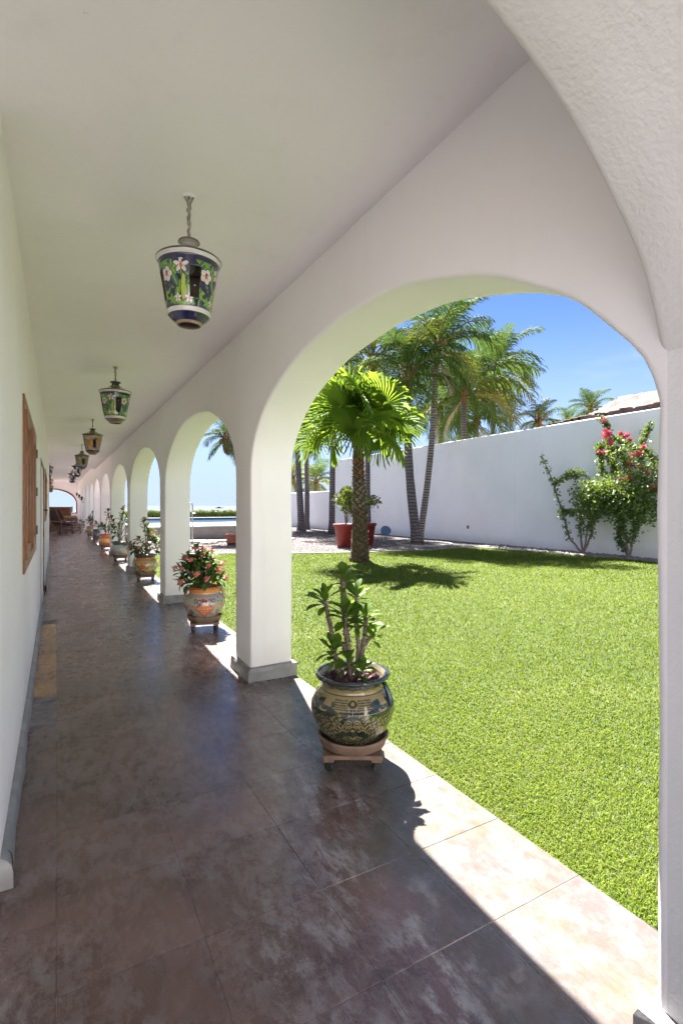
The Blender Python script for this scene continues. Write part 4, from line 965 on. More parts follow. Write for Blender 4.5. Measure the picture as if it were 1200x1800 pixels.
def paint1(u, z, r, t):
    c = np.zeros(u.shape+(3,)); c[:] = CR
    g = (.018, .032, .016)
    a = rep(u, 4, .225); s = u*2*math.pi*.225
    # belly network
    cell = .027; wv_ = .004*np.sin(s*55+z*90); net = (np.abs(((a+z*.5+wv_)/cell) % 1-.5) > .31) | (np.abs(((a*.5-z+wv_)/cell) % 1-.5) > .31); dots = np.hypot(((a+z*.5)/cell) % 1-.5, ((a*.5-z)/cell) % 1-.5) < .14
    body = (z < .238); put(c, body & (net | dots), g); put(c, body & (np.abs(a) > .12) & (np.sin(s*40)*np.cos(z*130) > .75), DG)
    # dark shield motif with looping petals
    core = el(a, z, 0, .155, .085, .062) | el(a, z, 0, .10, .10, .035); put(c, core, DG)
    for k in (-1, 1):
        for i in range(5):
            th = R(20+i*28); cx_, cz_ = k*(.052+.040*math.cos(th)), .125-.0+.040*math.sin(th)
            m1 = el(a, z, cx_, cz_, .024, .0095, th*k if k > 0 else math.pi-th); put(c, m1, CR); m1 = el(a, z, cx_, cz_, .018, .006, th if k > 0 else math.pi-th); put(c, m1, DG)
    for i in range(7):
        th = math.pi*(1+(i+.5)/7); cx_, cz_ = .033*math.cos(th), .105+.033*math.sin(th); put(c, el(a, z, cx_, cz_, .025, .0085, th), CR); put(c, el(a, z, cx_, cz_, .019, .0052, th), DG)
    for k in (-1, 1):
        put(c, el(a, z, k*.022, .185, .017, .017), CR); put(c, el(a, z, k*.022, .185, .013, .013), DG); put(c, el(a, z, k*.022, .185, .007, .007), CR)
    put(c, el(a, z, 0, .145, .020, .017), DG); put(c, el(a, z, 0, .145, .009, .008), CR); put(c, (np.abs(z-.163-.006*np.cos(a*160)) < .0022) & (np.abs(a) < .075), CR)
    put(c, (np.abs(z-.062) < .016) & ((((a/.008).astype(int)+(z/.008).astype(int)) % 2) == 0), DG)
    # shoulder: dark swags, checks
    a2 = rep(u, 4, .21, .5); put(c, el(a2, z, 0, .228, .085, .026), DG); put(c, el(a2, z, 0, .236, .028, .012), CR); put(c, el(a2, z, .006, .240, .018, .007), DG)
    put(c, el(a2, z, 0, .262, .07, .020) & ((a2-.02)**2 > .0007), (.02, .035, .025))
    chk = (z > .242) & (z < .292) & (np.abs(a) > .028) & (np.abs(a) < .115); ck = ((np.floor((a+z)/.0095)+np.floor((a-z)/.0095)) % 2) == 0; put(c, chk & ck, DG)
    put(c, el(a, z, 0, .272, .028, .016), DG); put(c, el(a, z, 0, .274, .010, .008), CR); put(c, el(a, z, 0, .232, .05, .018) & (np.abs(np.sin(a*170)*np.sin(z*170)) > .35), DB)
    put(c, (z > .292) & (z < .325), CR); put(c, np.abs(z-.302) < .0015, DG)
    put(c, z > .328+.006*np.abs(np.sin(u*2*math.pi*9)), (.022, .045, .026)); put(c, z > .345, DB); put(c, z < .022, DG)
    put(c, (t > .80) & (r < .180), (.20, .17, .11)); put(c, (z > .35) & (r > .178), DB)
    return c
def paint2(u, z, r, t):
    c = np.zeros(u.shape+(3,)); c[:] = (.34, .30, .22); NV, OR, RD = (.02, .03, .12), (.62, .15, .01), (.45, .03, .02)
    a = rep(u, 3, .225, .0); b2 = rep(u, 3, .225, .5); a6 = rep(u, 9, .225)
    rd_ = random.Random(4)
    for k in range(95):
        a0, z0_ = (rd_.random()-.5), rd_.uniform(.03, .27); q_ = (u-a0)*2*math.pi*.225; cc = rd_.choice((NV, NV, RD, OR, (.05, .15, .08), (.55, .40, .08), (.05, .10, .30), (.45, .10, .10)))
        put(c, el(q_, z, 0, z0_, rd_.uniform(.008, .018), rd_.uniform(.004, .007), rd_.uniform(0, 3.1)), cc)
    for z1_ in (.045, .285): put(c, np.abs(z-z1_-.004*np.sin(u*2*math.pi*30)) < .0018, NV)
    heart = (np.abs(a) < (z-.045)*1.05) & (z > .05) & (z < .195+.02*np.cos(a*30)) & (np.abs(a) < .125); put(c, heart, (.58, .12, .05))
    cell = .028; hx_ = np.hypot((a/cell+.5*(np.floor(z/cell) % 2)) % 1-.5, (z/cell) % 1-.5); put(c, heart & (hx_ < .36), (.55, .42, .25)); put(c, heart & (hx_ < .2), (.72, .20, .10))
    put(c, (np.abs(np.abs(a)-(z-.055)*.95) < .004) & (z > .055) & (z < .16), NV)
    for k in (-1, 1):
        scroll(c, a*k, z, .055, .225, .034, .005, NV); scroll(c, a*k, z, .10, .235, .026, .0045, NV, -1)
        put(c, el(a, z, k*.06, .19, .028, .006, -k*.5), NV)
    put(c, el(a, z, 0, .245, .055, .013), RD); put(c, el(a, z, 0, .238, .04, .008), NV)
    for (da, dz, cc) in ((-.055, .17, (.60, .30, .28)), (.055, .17, (.62, .28, .30)), (0, .125, (.60, .55, .15)), (-.07, .115, (.05, .12, .30)), (.07, .115, (.05, .10, .25))):
        flower(c, b2, z, da, dz, .024, 6, 0, cc, NV, OR)
    for k in (-1, 1): put(c, el(b2, z, k*.04, .075, .03, .010, k*.5), RD); put(c, el(b2, z, k*.02, .098, .018, .005, -k), NV)
    put(c, el(a6, z, 0, .055, .012, .006), NV); put(c, el(a6, z, .02, .04, .009, .005), (.05, .15, .08)); put(c, (z < .038) & (np.sin(u*2*math.pi*40) > .3), NV)
    put(c, z < .014, (.6, .2, .04)); put(c, z > .315+.008*np.abs(np.sin(u*2*math.pi*9)), (.78, .24, .02)); put(c, (np.abs(z-.30) < .0015), NV)
    put(c, t > .80, (.28, .10, .03)); return c
def paint3(u, z, r, t):
    c = np.zeros(u.shape+(3,)); c[:] = (.36, .28, .12); K_ = (.02, .02, .02); a = rep(u, 3, .22, .1); b2 = rep(u, 3, .22, .55)
    for (da, dz, rt) in ((.08, .14, .6), (-.09, .17, -.5), (0, .08, .2), (.05, .22, -.7), (-.05, .10, 1)): put(c, el(a, z, da, dz, .030, .011, rt), K_); put(c, el(b2, z, da, dz-.01, .024, .009, -rt), (.06, .09, .03))
    rd_ = random.Random(9)
    for k in range(46):
        a0, z0_ = (rd_.random()-.5), rd_.uniform(.03, .26); q_ = (u-a0)*2*math.pi*.22
        put(c, el(q_, z, 0, z0_, rd_.uniform(.012, .026), rd_.uniform(.005, .009), rd_.uniform(0, 3.1)), rd_.choice((K_, K_, (.06, .09, .03), (.45, .14, .02), (.5, .45, .36))))
    flower(c, a, z, 0, .18, .052, 6, .3, (.72, .17, .01), K_, (.35, .05, .02)); flower(c, b2, z, 0, .19, .045, 6, 0, (.75, .68, .58), K_, (.45, .20, .12)); flower(c, b2, z, .06, .11, .026, 5, 0, (.75, .68, .58), K_, (.75, .28, .05))
    put(c, z > .27, (.42, .18, .06)); put(c, z > .325, (.03, .04, .03)); put(c, z < .02, (.3, .16, .08)); put(c, t > .80, (.05, .04, .03)); return c
def paint4(u, z, r, t):
    c = np.zeros(u.shape+(3,)); c[:] = (.36, .35, .33); a = rep(u, 4, .22, .2); b2 = rep(u, 4, .22, .7)
    flower(c, a, z, 0, .19, .040, 6, 0, (.30, .42, .62), (.12, .16, .22), (.7, .4, .15)); flower(c, b2, z, 0, .13, .040, 6, 0, (.72, .46, .33), (.2, .15, .12), (.6, .2, .1))
    for q in (-.05, .05): put(c, el(a, z, q, .12, .026, .008, q*14), (.08, .22, .20)); put(c, el(b2, z, q, .21, .026, .008, -q*14), (.25, .3, .15))
    put(c, z > .30, (.03, .12, .11)); put(c, z < .02, (.1, .15, .15)); put(c, t > .80, (.05, .05, .04)); return c
def paint5(u, z, r, t):
    c = np.zeros(u.shape+(3,)); c[:] = (.62, .15, .02); a = rep(u, 5, .21)
    band = (z > .11) & (z < .25); put(c, band, (.72, .38, .14)); flower(c, a, z, 0, .18, .035, 5, 0, (.66, .54, .30), (.4, .1, .03), (.6, .15, .05)); put(c, (np.abs(z-.11) < .004) | (np.abs(z-.25) < .004), (.3, .06, .03))
    put(c, z > .33, (.78, .20, .04)); put(c, t > .80, (.12, .05, .03)); return c
def paint6(u, z, r, t):
    c = np.zeros(u.shape+(3,)); c[:] = (.07, .09, .11); a = rep(u, 6, .2); flower(c, a, z, 0, .17, .03, 5, 0, (.3, .33, .36), (.02, .03, .05), (.05, .1, .2)); put(c, z > .32, (.03, .04, .05)); return c
def paint7(u, z, r, t):
    c = np.zeros(u.shape+(3,)); c[:] = (.20, .17, .10); a = rep(u, 5, .2); put(c, el(a, z, 0, .16, .03, .05), (.30, .22, .11)); put(c, z > .30, (.38, .15, .06)); return c
POT = [(.085, 0), (.108, .001), (.125, .012), (.158, .045), (.195, .095), (.220, .145), (.230, .19), (.226, .225), (.208, .262), (.184, .29), (.168, .306), (.166, .318), (.176, .336), (.192, .354), (.202, .363), (.205, .373), (.200, .382), (.190, .385), (.178, .380), (.166, .36), (.156, .325)]

# leaves, flowers, thorny stems
def leaf_mesh(name, mat, L_=.085, W_=.040, curl=.3, n=6):
    b = MB(); vs = []; fs = []
    for i in range(n+1):
        t = i/n; w_ = W_*.5*(math.sin(math.pi*min(t*.78+.10*t*t+.02, 1))**.8)*(.35+.9*t if t < .7 else .98-(t-.7)*.3)
        if i == n: w_ = .002
        x = L_*math.sin(t*(1-.2*curl))/math.sin(1-.2*curl) if True else L_*t; z = -curl*L_*t*t*.6
        vs += [(L_*t, -w_, z+w_*.30), (L_*t, 0, z), (L_*t, w_, z+w_*.30)]
    for i in range(n): k = i*3; fs += [(k, k+1, k+4, k+3), (k+1, k+2, k+5, k+4)]
    b.add(vs, fs); return b.mesh(name, mat, True)
LEAF = [leaf_mesh('leaf', M_thorn, .080, .044, c_) for c_ in (.1, .45, .8)]
LEAFD = [leaf_mesh('leaf', M_thornd, .085, .046, c_) for c_ in (.1, .45, .8)]
def flower_mesh(mat, seed):
    rd = random.Random(seed); b = MB()
    for k in range(6):
        a = k*2.4; c = Vector((math.cos(a)*.020, math.sin(a)*.020, rd.uniform(0, .018))) if k else Vector((0, 0, .02)); nrm = (c+Vector((0, 0, .02))).normalized(); e = nrm.orthogonal().normalized(); g = nrm.cross(e)
        for sgn in (0, math.pi):
            o_ = c+(e*math.cos(sgn))*.009; vs = [o_+nrm*.002]+[o_+(e*math.cos(q)+g*math.sin(q))*.0125+nrm*.004*math.cos(q*2) for q in [j*math.pi/4 for j in range(8)]]
            b.add(vs, [(0, j+1, (j+1) % 8+1) for j in range(8)])
        b.tube([c-nrm*.03, c], .0015, 4, False)
    return b.mesh('flower', mat)
FLP = [flower_mesh(M_pink, s) for s in (1, 2, 3)]; FLR = [flower_mesh(M_red, s) for s in (4, 5)]
def dirq(d, roll=0): return d.to_track_quat('X', 'Z') @ Matrix.Rotation(roll, 4, 'X').to_quaternion()
def thorn_stem(pts, r0, r1, parent, rd, spines=True):
    P_ = [Vector(p) for p in pts]; fine = []
    for i in range(len(P_)-1):
        for k in range(5): fine.append(P_[i].lerp(P_[i+1], k/5)+Vector([rd.uniform(-.0022, .0022) for _ in range(3)]))
    fine.append(P_[-1]); n_ = len(fine); b = MB(); b.tube(fine, [r0+(r1-r0)*i/n_+rd.uniform(-.0008, .0008) for i in range(n_)], 8)
    if spines:
        for i in range(1, n_-1):
            t = (fine[i+1]-fine[i]).normalized(); seg = (fine[i+1]-fine[i]).length
            for k in range(max(3, int(seg*420))):
                a = rd.uniform(0, 6.3); u = t.orthogonal().normalized(); v = t.cross(u); d = u*math.cos(a)+v*math.sin(a); q = fine[i].lerp(fine[i+1], rd.random()); rr = r0+(r1-r0)*i/n_
                ln = rd.uniform(.012, .020); b.add([q+d*rr*.8+t*.0018, q+d*rr*.8-t*.0018+u*.001, q+d*(rr+ln)+t*.002], [(0, 1, 2)])
                b.add([q+d*rr*.8+d.cross(t)*.0018, q+d*rr*.8-d.cross(t)*.0018, q+d*(rr+ln)+t*.002], [(0, 1, 2)])
    return b.build('stem', M_stem, parent, smooth=True)
def rosette(top, axis, n, parent, rd, meshes, sc_=1, joined=None):
    axis = axis.normalized(); u = axis.orthogonal().normalized(); v = axis.cross(u)
    for k in range(n):
        a = k*2.39996+rd.uniform(-.3, .3); f = (k+.5)/n; e = R(78-95*f+rd.uniform(-12, 12)); d = axis*math.sin(e)+(u*math.cos(a)+v*math.sin(a))*math.cos(e); p = top-axis*(.004+.055*f*sc_)+d*.006
        s_ = sc_*(.55+.6*math.sin(math.pi*min(1, f*.8+.15)))*rd.uniform(.85, 1.15); q = dirq(d, rd.uniform(-.3, .3))
        if joined is None:
            o = link('leaf', rd.choice(meshes), parent, p, None, s_); o.rotation_mode = 'QUATERNION'; o.rotation_quaternion = q
        else:
            me = rd.choice(meshes); Mx = Matrix.Translation(p) @ q.to_matrix().to_4x4() @ Matrix.Scale(s_, 4)
            joined.add([Mx@vv.co for vv in me.vertices], [tuple(pl.vertices) for pl in me.polygons])
def face_rz(x, y): return math.atan2(-x, y)
def stand(x, y, rz, who, saucer_r=.19, far=False):
    """caster dolly + clay saucer; returns height at which the pot stands"""
    dl = empty('plant_dolly', (x*H, y*H, 0), rz); tag(dl, who[0], 'plant stand', 'wooden plant dollies on casters')
    n_ = 3; hw = .158
    for i in range(n_): b = MB(); w_ = 2*hw/n_; b.bbox((-hw+random.uniform(-.004, .004), -hw+i*w_+.002, .070), (hw+random.uniform(-.004, .004), -hw+(i+1)*w_-.002, .092), .003); b.build('board', M_oldwood, dl)
    for sx in (-1, 1): b = MB(); b.bbox((sx*.125-.028, -hw+.01, .052), (sx*.125+.028, hw-.01, .0695), .003); b.build('cross_bar', M_oldwood, dl)
    for sx in (-1, 1):
        for sy in (-1, 1):
            c = empty('caster', (sx*.125, sy*.125, 0)); c.parent = dl; c.rotation_euler.z = random.uniform(0, 3)
            b = MB(); b.tube([(-.011, 0, .024), (.011, 0, .024)], .0235, 14); b.build('wheel', M_rubber, c)
            b = MB(); b.bbox((-.019, -.010, .022), (-.0135, .018, .052), .001); b.bbox((.0135, -.010, .022), (.019, .018, .052), .001); b.bbox((-.019, -.014, .046), (.019, .020, .0515), .001); b.tube([(-.018, 0, .024), (.018, 0, .024)], .006, 8); b.build('fork', M_rubber, c)
    k = saucer_r/.18; b = MB(); b.lathe([(0, .0), (.150*k, 0), (.168*k, .012), (.182*k, .052), (.186*k, .062), (.180*k, .066), (.170*k, .064), (.164*k, .050), (.150*k, .014), (0, .012)], 40)
    s_ = b.build('clay_saucer', M_clay, smooth=True, loc=(x*H, y*H, .0925)); tag(s_, who[1], 'saucer', 'clay saucers under the pots')
    s_.rotation_euler = (0, R(.8), rz)
    return .106
def pot(x, y, paint, label, mat, who, nu=220, nv=150, scl=1.0, handles=None, hm=None, turn=0, cat='potted plant'):
    rz = face_rz(x, y)+turn; z0 = stand(x, y, face_rz(x, y)+.0, who); t = empty('potted_plant', (x*H, y*H, z0), rz); tag(t, label, cat, 'painted plant pots standing in the arches')
    o = painted('pot', [(a*scl, z) for a, z in POT], nu, nv, paint, t, [mat])
    b = MB(); b.lathe([(0, .335), (.08, .338), (.162*scl, .33)], 24); b.build('soil', M_soil, t, smooth=True)
    for a in (handles or ()):
        c_, s_ = math.cos(a), math.sin(a); b = MB()
        pts = [((.196+dr_)*scl*c_, (.196+dr_)*scl*s_, z) for dr_, z in ((.024, .232), (.026, .25), (.020, .275), (.012, .30), (-.001, .325), (-.012, .345))]
        b.tube(pts, [.017, .018, .016, .015, .014, .012], 8); b.build('handle', hm or M_glazed, t, smooth=True)
    return t
M_glazec = simple('cream_glaze', (.42, .36, .26), (.30, .12, .04), 8, .15, .1, .001)
M_glazed = simple('dark_glaze', (.015, .04, .03), (.02, .04, .09), 8, .15, .1, .001)

# 1: green and cream pot, tall thorny stems
P1X, P1Y = 1.02, 1.745
t1 = pot(P1X, P1Y, paint1, 'green and cream patterned pot with bare thorny stems and leaf rosettes, nearest the viewer', M_glaze,
         ('wooden caster dolly under the green and cream pot, nearest the viewer', 'thick chipped clay saucer under the green and cream pot'), 360, 260, handles=(R(-25),))
rd = random.Random(5)
def zz(x, y, dy=0): return Vector(((x-520)*.00072, dy, .385+(915-y)*.00072))
def poly(ps, dy0, dy1): return [zz(x, y, dy0+(dy1-dy0)*i/(len(ps)-1)) for i, (x, y) in enumerate(ps)]
stems = [([(500, 1010), (495, 800), (470, 640), (450, 420), (447, 205)], .0, .02, .016, 9, 1.12), ([(470, 800), (452, 730), (438, 690)], .0, -.03, .010, 0, 1),
         ([(440, 1010), (400, 810), (372, 735)], -.02, -.06, .0125, 14, 1.1), ([(385, 760), (350, 600), (330, 500), (300, 365)], .0, .02, .0125, 11, 1.12),
         ([(550, 1000), (590, 780), (612, 650), (622, 520)], .0, .03, .0135, 12, 1.05), ([(602, 730), (640, 690), (690, 645)], .01, .04, .011, 8, .9),
         ([(545, 1000), (562, 720), (545, 530)], .02, .0, .011, 9, .9), ([(560, 720), (548, 520), (545, 345)], .05, .06, .010, 12, 1.0),
         ([(455, 640), (465, 560), (470, 470)], -.02, -.06, .009, 13, 1.1), ([(515, 985), (500, 890), (490, 830)], -.05, -.07, .009, 8, .9), ([(560, 985), (600, 900)], -.02, -.05, .008, 7, .85)]
for ps, a, c_, r0, nl, s_ in stems:
    pp = poly(ps, a, c_); thorn_stem(pp, r0*1.05, r0*.9, t1, rd)
    if nl: rosette(pp[-1]+Vector((0, 0, .01)), (pp[-1]-pp[-2])+Vector((0, 0, .05)), nl+4, t1, rd, LEAF, s_*1.06)
for k in range(26):
    a = k*2.4; q = .145*math.sqrt((k+1)/27); bm = bmesh.new(); bmesh.ops.create_icosphere(bm, subdivisions=1, radius=random.uniform(.016, .028))
    for v in bm.verts: v.co *= random.uniform(.75, 1.2)
    me = bpy.data.meshes.new('lava_stone'); bm.to_mesh(me); bm.free(); me.materials.append(M_stone); link('lava_stone', me, t1, (q*math.cos(a), q*math.sin(a), .345), (k, k, 0))

def bush(t, n, rx, rz_, cz, cx, seed, leafs, nl, joined, flowers, fl, leafscale=1.0, low=.05, top=None, rstem=.010):
    rd = random.Random(seed); jb = MB() if joined else None; tops = []
    for k in range(n):
        if top: tp = Vector(top[k])
        else:
            a = k*2.39996; e = math.sqrt((k+.7)/n); tp = Vector((cx+math.cos(a)*rx*e, math.sin(a)*rx*.85*e, cz+rz_*(1-1.35*e*e)+rd.uniform(-.05, .05)))
        b0 = Vector((rd.uniform(-.05, .05), rd.uniform(-.05, .05), .33)); md = b0.lerp(tp, .5)+Vector((-(tp.x-b0.x)*.15, 0, .05)); thorn_stem([b0, md, tp], rstem, rstem*.7, t, rd, not joined)
        ax = (tp-md).normalized()+Vector((0, 0, .35)); rosette(tp, ax, nl, t, rd, leafs, leafscale, jb); rosette(md.lerp(tp, .62), ax, max(3, nl//2), t, rd, leafs, leafscale*.9, jb); tops.append((tp, ax.normalized()))
    if joined: stuff(jb.build('foliage', leafs[0].materials[0], t, smooth=True))
    for k in range(flowers):
        tp, ax = tops[k % n]; o = link('flower', rd.choice(fl), t, tp+ax*.035+Vector([rd.uniform(-.03, .03) for _ in range(3)]), None, rd.uniform(.95, 1.3)); d = (ax+Vector((rd.uniform(-.6, .6), -.6, 0))).normalized(); o.rotation_mode = 'QUATERNION'; o.rotation_quaternion = d.to_track_quat('Z', 'Y')
# 2: orange rimmed pot
t2 = pot(1.055, 4.20, paint2, 'orange rimmed white pot painted in blue and red, bushy plant with many salmon flowers', M_glaze,
         ('wooden caster dolly under the orange rimmed pot', 'clay saucer under the orange rimmed pot'), 240, 170, handles=(R(5), R(178)), hm=M_glazec)
bush(t2, 24, .26, .27, .52, -.05, 3, LEAFD, 10, False, 24, FLP, 1.15)
# 3
t3 = pot(1.045, 7.30, paint3, 'yellowish pot with large orange and white painted flowers, pink flowering bush behind the second pillar', M_glaze,
         ('caster dolly under the yellowish pot with orange flowers', 'clay saucer under the yellowish pot with orange flowers'), 160, 110, handles=(R(200),), hm=M_glazec)
T3 = [(-.30, 0, .58), (-.22, -.05, .50), (-.12, .05, .66), (-.03, 0, 1.00), (.03, .05, .90), (.06, -.08, .78), (.15, 0, .68), (.22, .05, .58), (-.10, -.15, .50), (.02, -.18, .55), (.20, -.08, .50), (.1, .1, .8), (-.2, .1, .45), (.28, 0, .7)]
bush(t3, 14, 0, 0, 0, 0, 8, LEAFD, 9, True, 12, FLP, 1.25, top=T3)
# 4
t4 = pot(1.02, 10.15, paint4, 'pale grey blue pot with teal rim holding sparse upright red flowered stems', M_glaze2,
         ('caster dolly under the pale pot with teal rim', 'clay saucer under the pale pot with teal rim'), 120, 80, scl=1.08)
bush(t4, 9, 0, 0, 0, 0, 9, LEAFD, 8, True, 5, FLR, 1.4, top=[(-.22, 0, .98), (-.05, 0, .80), (.08, .05, 1.22), (.13, 0, 1.02), (.2, -.05, .85), (-.15, -.05, .58), (.02, .1, 1.05), (.25, 0, .62), (-.2, .05, .75)])
# 5
t5 = pot(1.0, 12.9, paint5, 'bright orange pot with a band of painted flowers, small leafy plant', M_glaze2,
         ('caster dolly under the bright orange pot', 'clay saucer under the bright orange pot'), 100, 70, scl=1.02)
bush(t5, 8, 0, 0, 0, 0, 10, LEAFD, 9, True, 3, FLR, 1.6, top=[(-.28, 0, .72), (-.15, 0, .66), (.05, 0, 1.12), (.1, .05, .90), (.2, 0, .70), (-.05, -.1, .6), (.12, -.05, .62), (.25, 0, .85)])
t6 = pot(1.0, 15.7, paint6, 'dark slate coloured pot between two far pillars', M_glaze2,
         ('caster dolly under the dark slate pot', 'clay saucer under the dark slate pot'), 80, 50, scl=.95)
bush(t6, 4, 0, 0, 0, 0, 12, LEAFD, 6, True, 1, FLR, 1.3, top=[(.15, 0, .52), (.2, .05, .6), (.25, 0, .48), (.1, .1, .55)])
t7 = pot(.97, 18.1, paint7, 'olive brown clay pot with a small green plant, farthest down the walkway', M_glaze2,
         ('caster dolly under the farthest olive brown pot', 'clay saucer under the farthest olive brown pot'), 80, 50, scl=1.0)
bush(t7, 7, 0, 0, 0, 0, 13, LEAFD, 9, True, 2, FLR, 1.6, top=[(-.12, 0, .72), (-.05, 0, .8), (.05, 0, 1.0), (.1, .05, .78), (.15, 0, .62), (-.1, -.1, .6), (.02, -.05, .66)])

# ------------------------------------------------------------------ hanging talavera lanterns
def lantern_paint(kind):
    def f(u, z, r, t):
        c = np.zeros(u.shape+(3,)); W_ = (.62, .58, .57); NB = (.006, .009, .06); G1, G2, G3 = (.02, .13, .07), (.10, .26, .03), (.40, .48, .06); K_ = (.02, .02, .03)
        bgc = {1: NB, 2: (.02, .10, .05), 3: (.42, .20, .04), 4: (.10, .10, .05), 5: (.60, .60, .62), 6: (.05, .05, .10), 7: (.30, .12, .04)}[kind]; c[:] = bgc
        a = rep(u, 4, .135, .13); b_ = rep(u, 4, .135, .63)
        if kind in (1, 2):
            rl = random.Random(3)
            for k in range(70):
                a0, z0_ = rl.random()-.5, rl.uniform(-.25, -.05); q_ = (u-a0)*2*math.pi*.135; L0, w0, t0 = rl.uniform(.014, .030), rl.uniform(.005, .010), rl.uniform(.4, 2.7)
                put(c, el(q_, z, 0, z0_, L0+.002, w0+.002, t0), K_); put(c, el(q_, z, 0, z0_, L0, w0, t0), rl.choice((G1, G1, G2))); put(c, el(q_, z, 0, z0_, L0*.9, .0012, t0), G3)
            for x, y, L_, w_, rt, g in ((-.035, -.20, .060, .014, 1.2, G2), (.0, -.19, .075, .013, 1.57, G3), (.035, -.20, .06, .014, 1.9, G2), (-.05, -.13, .05, .015, 2.0, G1), (.045, -.12, .05, .015, 1.0, G1), (.02, -.245, .04, .014, .3, G2), (-.03, -.245, .04, .014, 2.8, G2)):
                put(c, el(a, z, x, y, L_+.003, w_+.003, rt), K_); put(c, el(a, z, x, y, L_, w_, rt), g); put(c, el(a, z, x, y, L_*.9, .0018, rt), G3)
            for x, y, Rf in ((.0, -.045, .034), (.045, -.085, .028), (-.02, -.20, .024), (.03, -.23, .02)):
                for k in range(5): th = k*1.2566+.3; put(c, el(b_, z, x+Rf*.7*math.cos(th), y+Rf*.7*math.sin(th), Rf*.7, Rf*.42, th), G1 if k % 2 else G2); put(c, el(b_, z, x+Rf*.7*math.cos(th), y+Rf*.7*math.sin(th), Rf*.65, .0015, th), G3)
            for (x, y, Rf) in ((-.01, -.075, .034), (.03, -.225, .024), (-.035, -.225, .02)):
                for k in range(5):
                    th = math.pi/2+k*1.2566; put(c, el(a, z, x+Rf*.55*math.cos(th), y+Rf*.55*math.sin(th), Rf*.62, Rf*.34, th), K_); put(c, el(a, z, x+Rf*.55*math.cos(th), y+Rf*.55*math.sin(th), Rf*.54, Rf*.27, th), W_)
                put(c, el(a, z, x, y-.004, Rf*.42, Rf*.18, 1.57), (.55, .09, .02))
            flower(c, b_, z, .012, -.11, .036, 5, 0, W_, K_, (.6, .12, .03), .3)
        if kind in (3, 7):
            for x, y, cc in ((-.05, -.06, (.60, .38, .05)), (.04, -.05, (.62, .16, .04)), (-.05, -.12, (.05, .16, .45)), (.05, -.16, (.10, .25, .08)), (-.04, -.22, (.70, .25, .03)), (.03, -.22, (.55, .10, .04))): put(c, el(a, z, x, y, .036, .026), cc); put(c, el(b_, z, -x, y, .03, .024), cc[::-1] if kind == 3 else cc)
            flower(c, a, z, 0, -.04, .03, 5, 0, W_, K_, (.6, .2, .05))
        if kind == 4:
            q = (np.sin(u*2*math.pi*11+z*60)*np.cos(z*150)); put(c, q > .2, (.34, .26, .07)); put(c, q < -.5, (.25, .30, .28)); put(c, (np.abs(q) < .05), K_)
            flower(c, a, z, 0, -.08, .035, 5, 0, (.45, .38, .14), K_, (.3, .1, .04)); put(c, z < -.2, (.14, .17, .2))
        if kind in (5, 6):
            q = np.sin(u*2*math.pi*5+z*35); put(c, q > .1, NB if kind == 5 else (.5, .5, .52)); put(c, np.abs(np.cos(u*2*math.pi*7)*np.sin(z*50)) > .75, (.03, .04, .12))
            flower(c, a, z, 0, -.13, .04, 5, 0, W_, NB, NB)
        rim = (z > -.021) & (z < .004); put(c, (z > -.045) & (z <= -.021), NB if kind in (1, 2, 5, 6) else bgc); put(c, rim, W_ if kind in (1, 2) else K_); put(c, (z > -.004) & (z < .008), K_)
        up = z >= .008
        if kind in (3, 4, 7): put(c, up, (.28, .20, .12))
        else: put(c, up, (.10, .15, .05)); put(c, up & (np.sin(u*2*math.pi*8)*np.sin(z*90) > .3), (.45, .42, .2) if kind == 2 else (.10, .13, .10))
        put(c, z > .068, (.34, .31, .28) if kind == 1 else (.02, .02, .04)); put(c, z > .098, (.06, .04, .04))
        put(c, (z < -.262) & (z >= -.283), W_ if kind in (1, 2) else NB); put(c, z < -.283, NB if kind in (1, 5, 6) else (.12, .08, .06)); put(c, z < -.316, (.30, .19, .14))
        return c
    return f
LP = [(.050, .104), (.052, .106), (.050, .098), (.036, .088), (.036, .076), (.040, .068), (.085, .038), (.130, .018), (.158, .008), (.164, .001), (.160, -.008), (.150, -.025), (.143, -.06), (.132, -.12), (.121, -.19), (.112, -.245), (.108, -.258), (.109, -.268), (.104, -.282), (.083, -.303), (.064, -.318), (.060, -.326), (.054, -.328)][::-1]
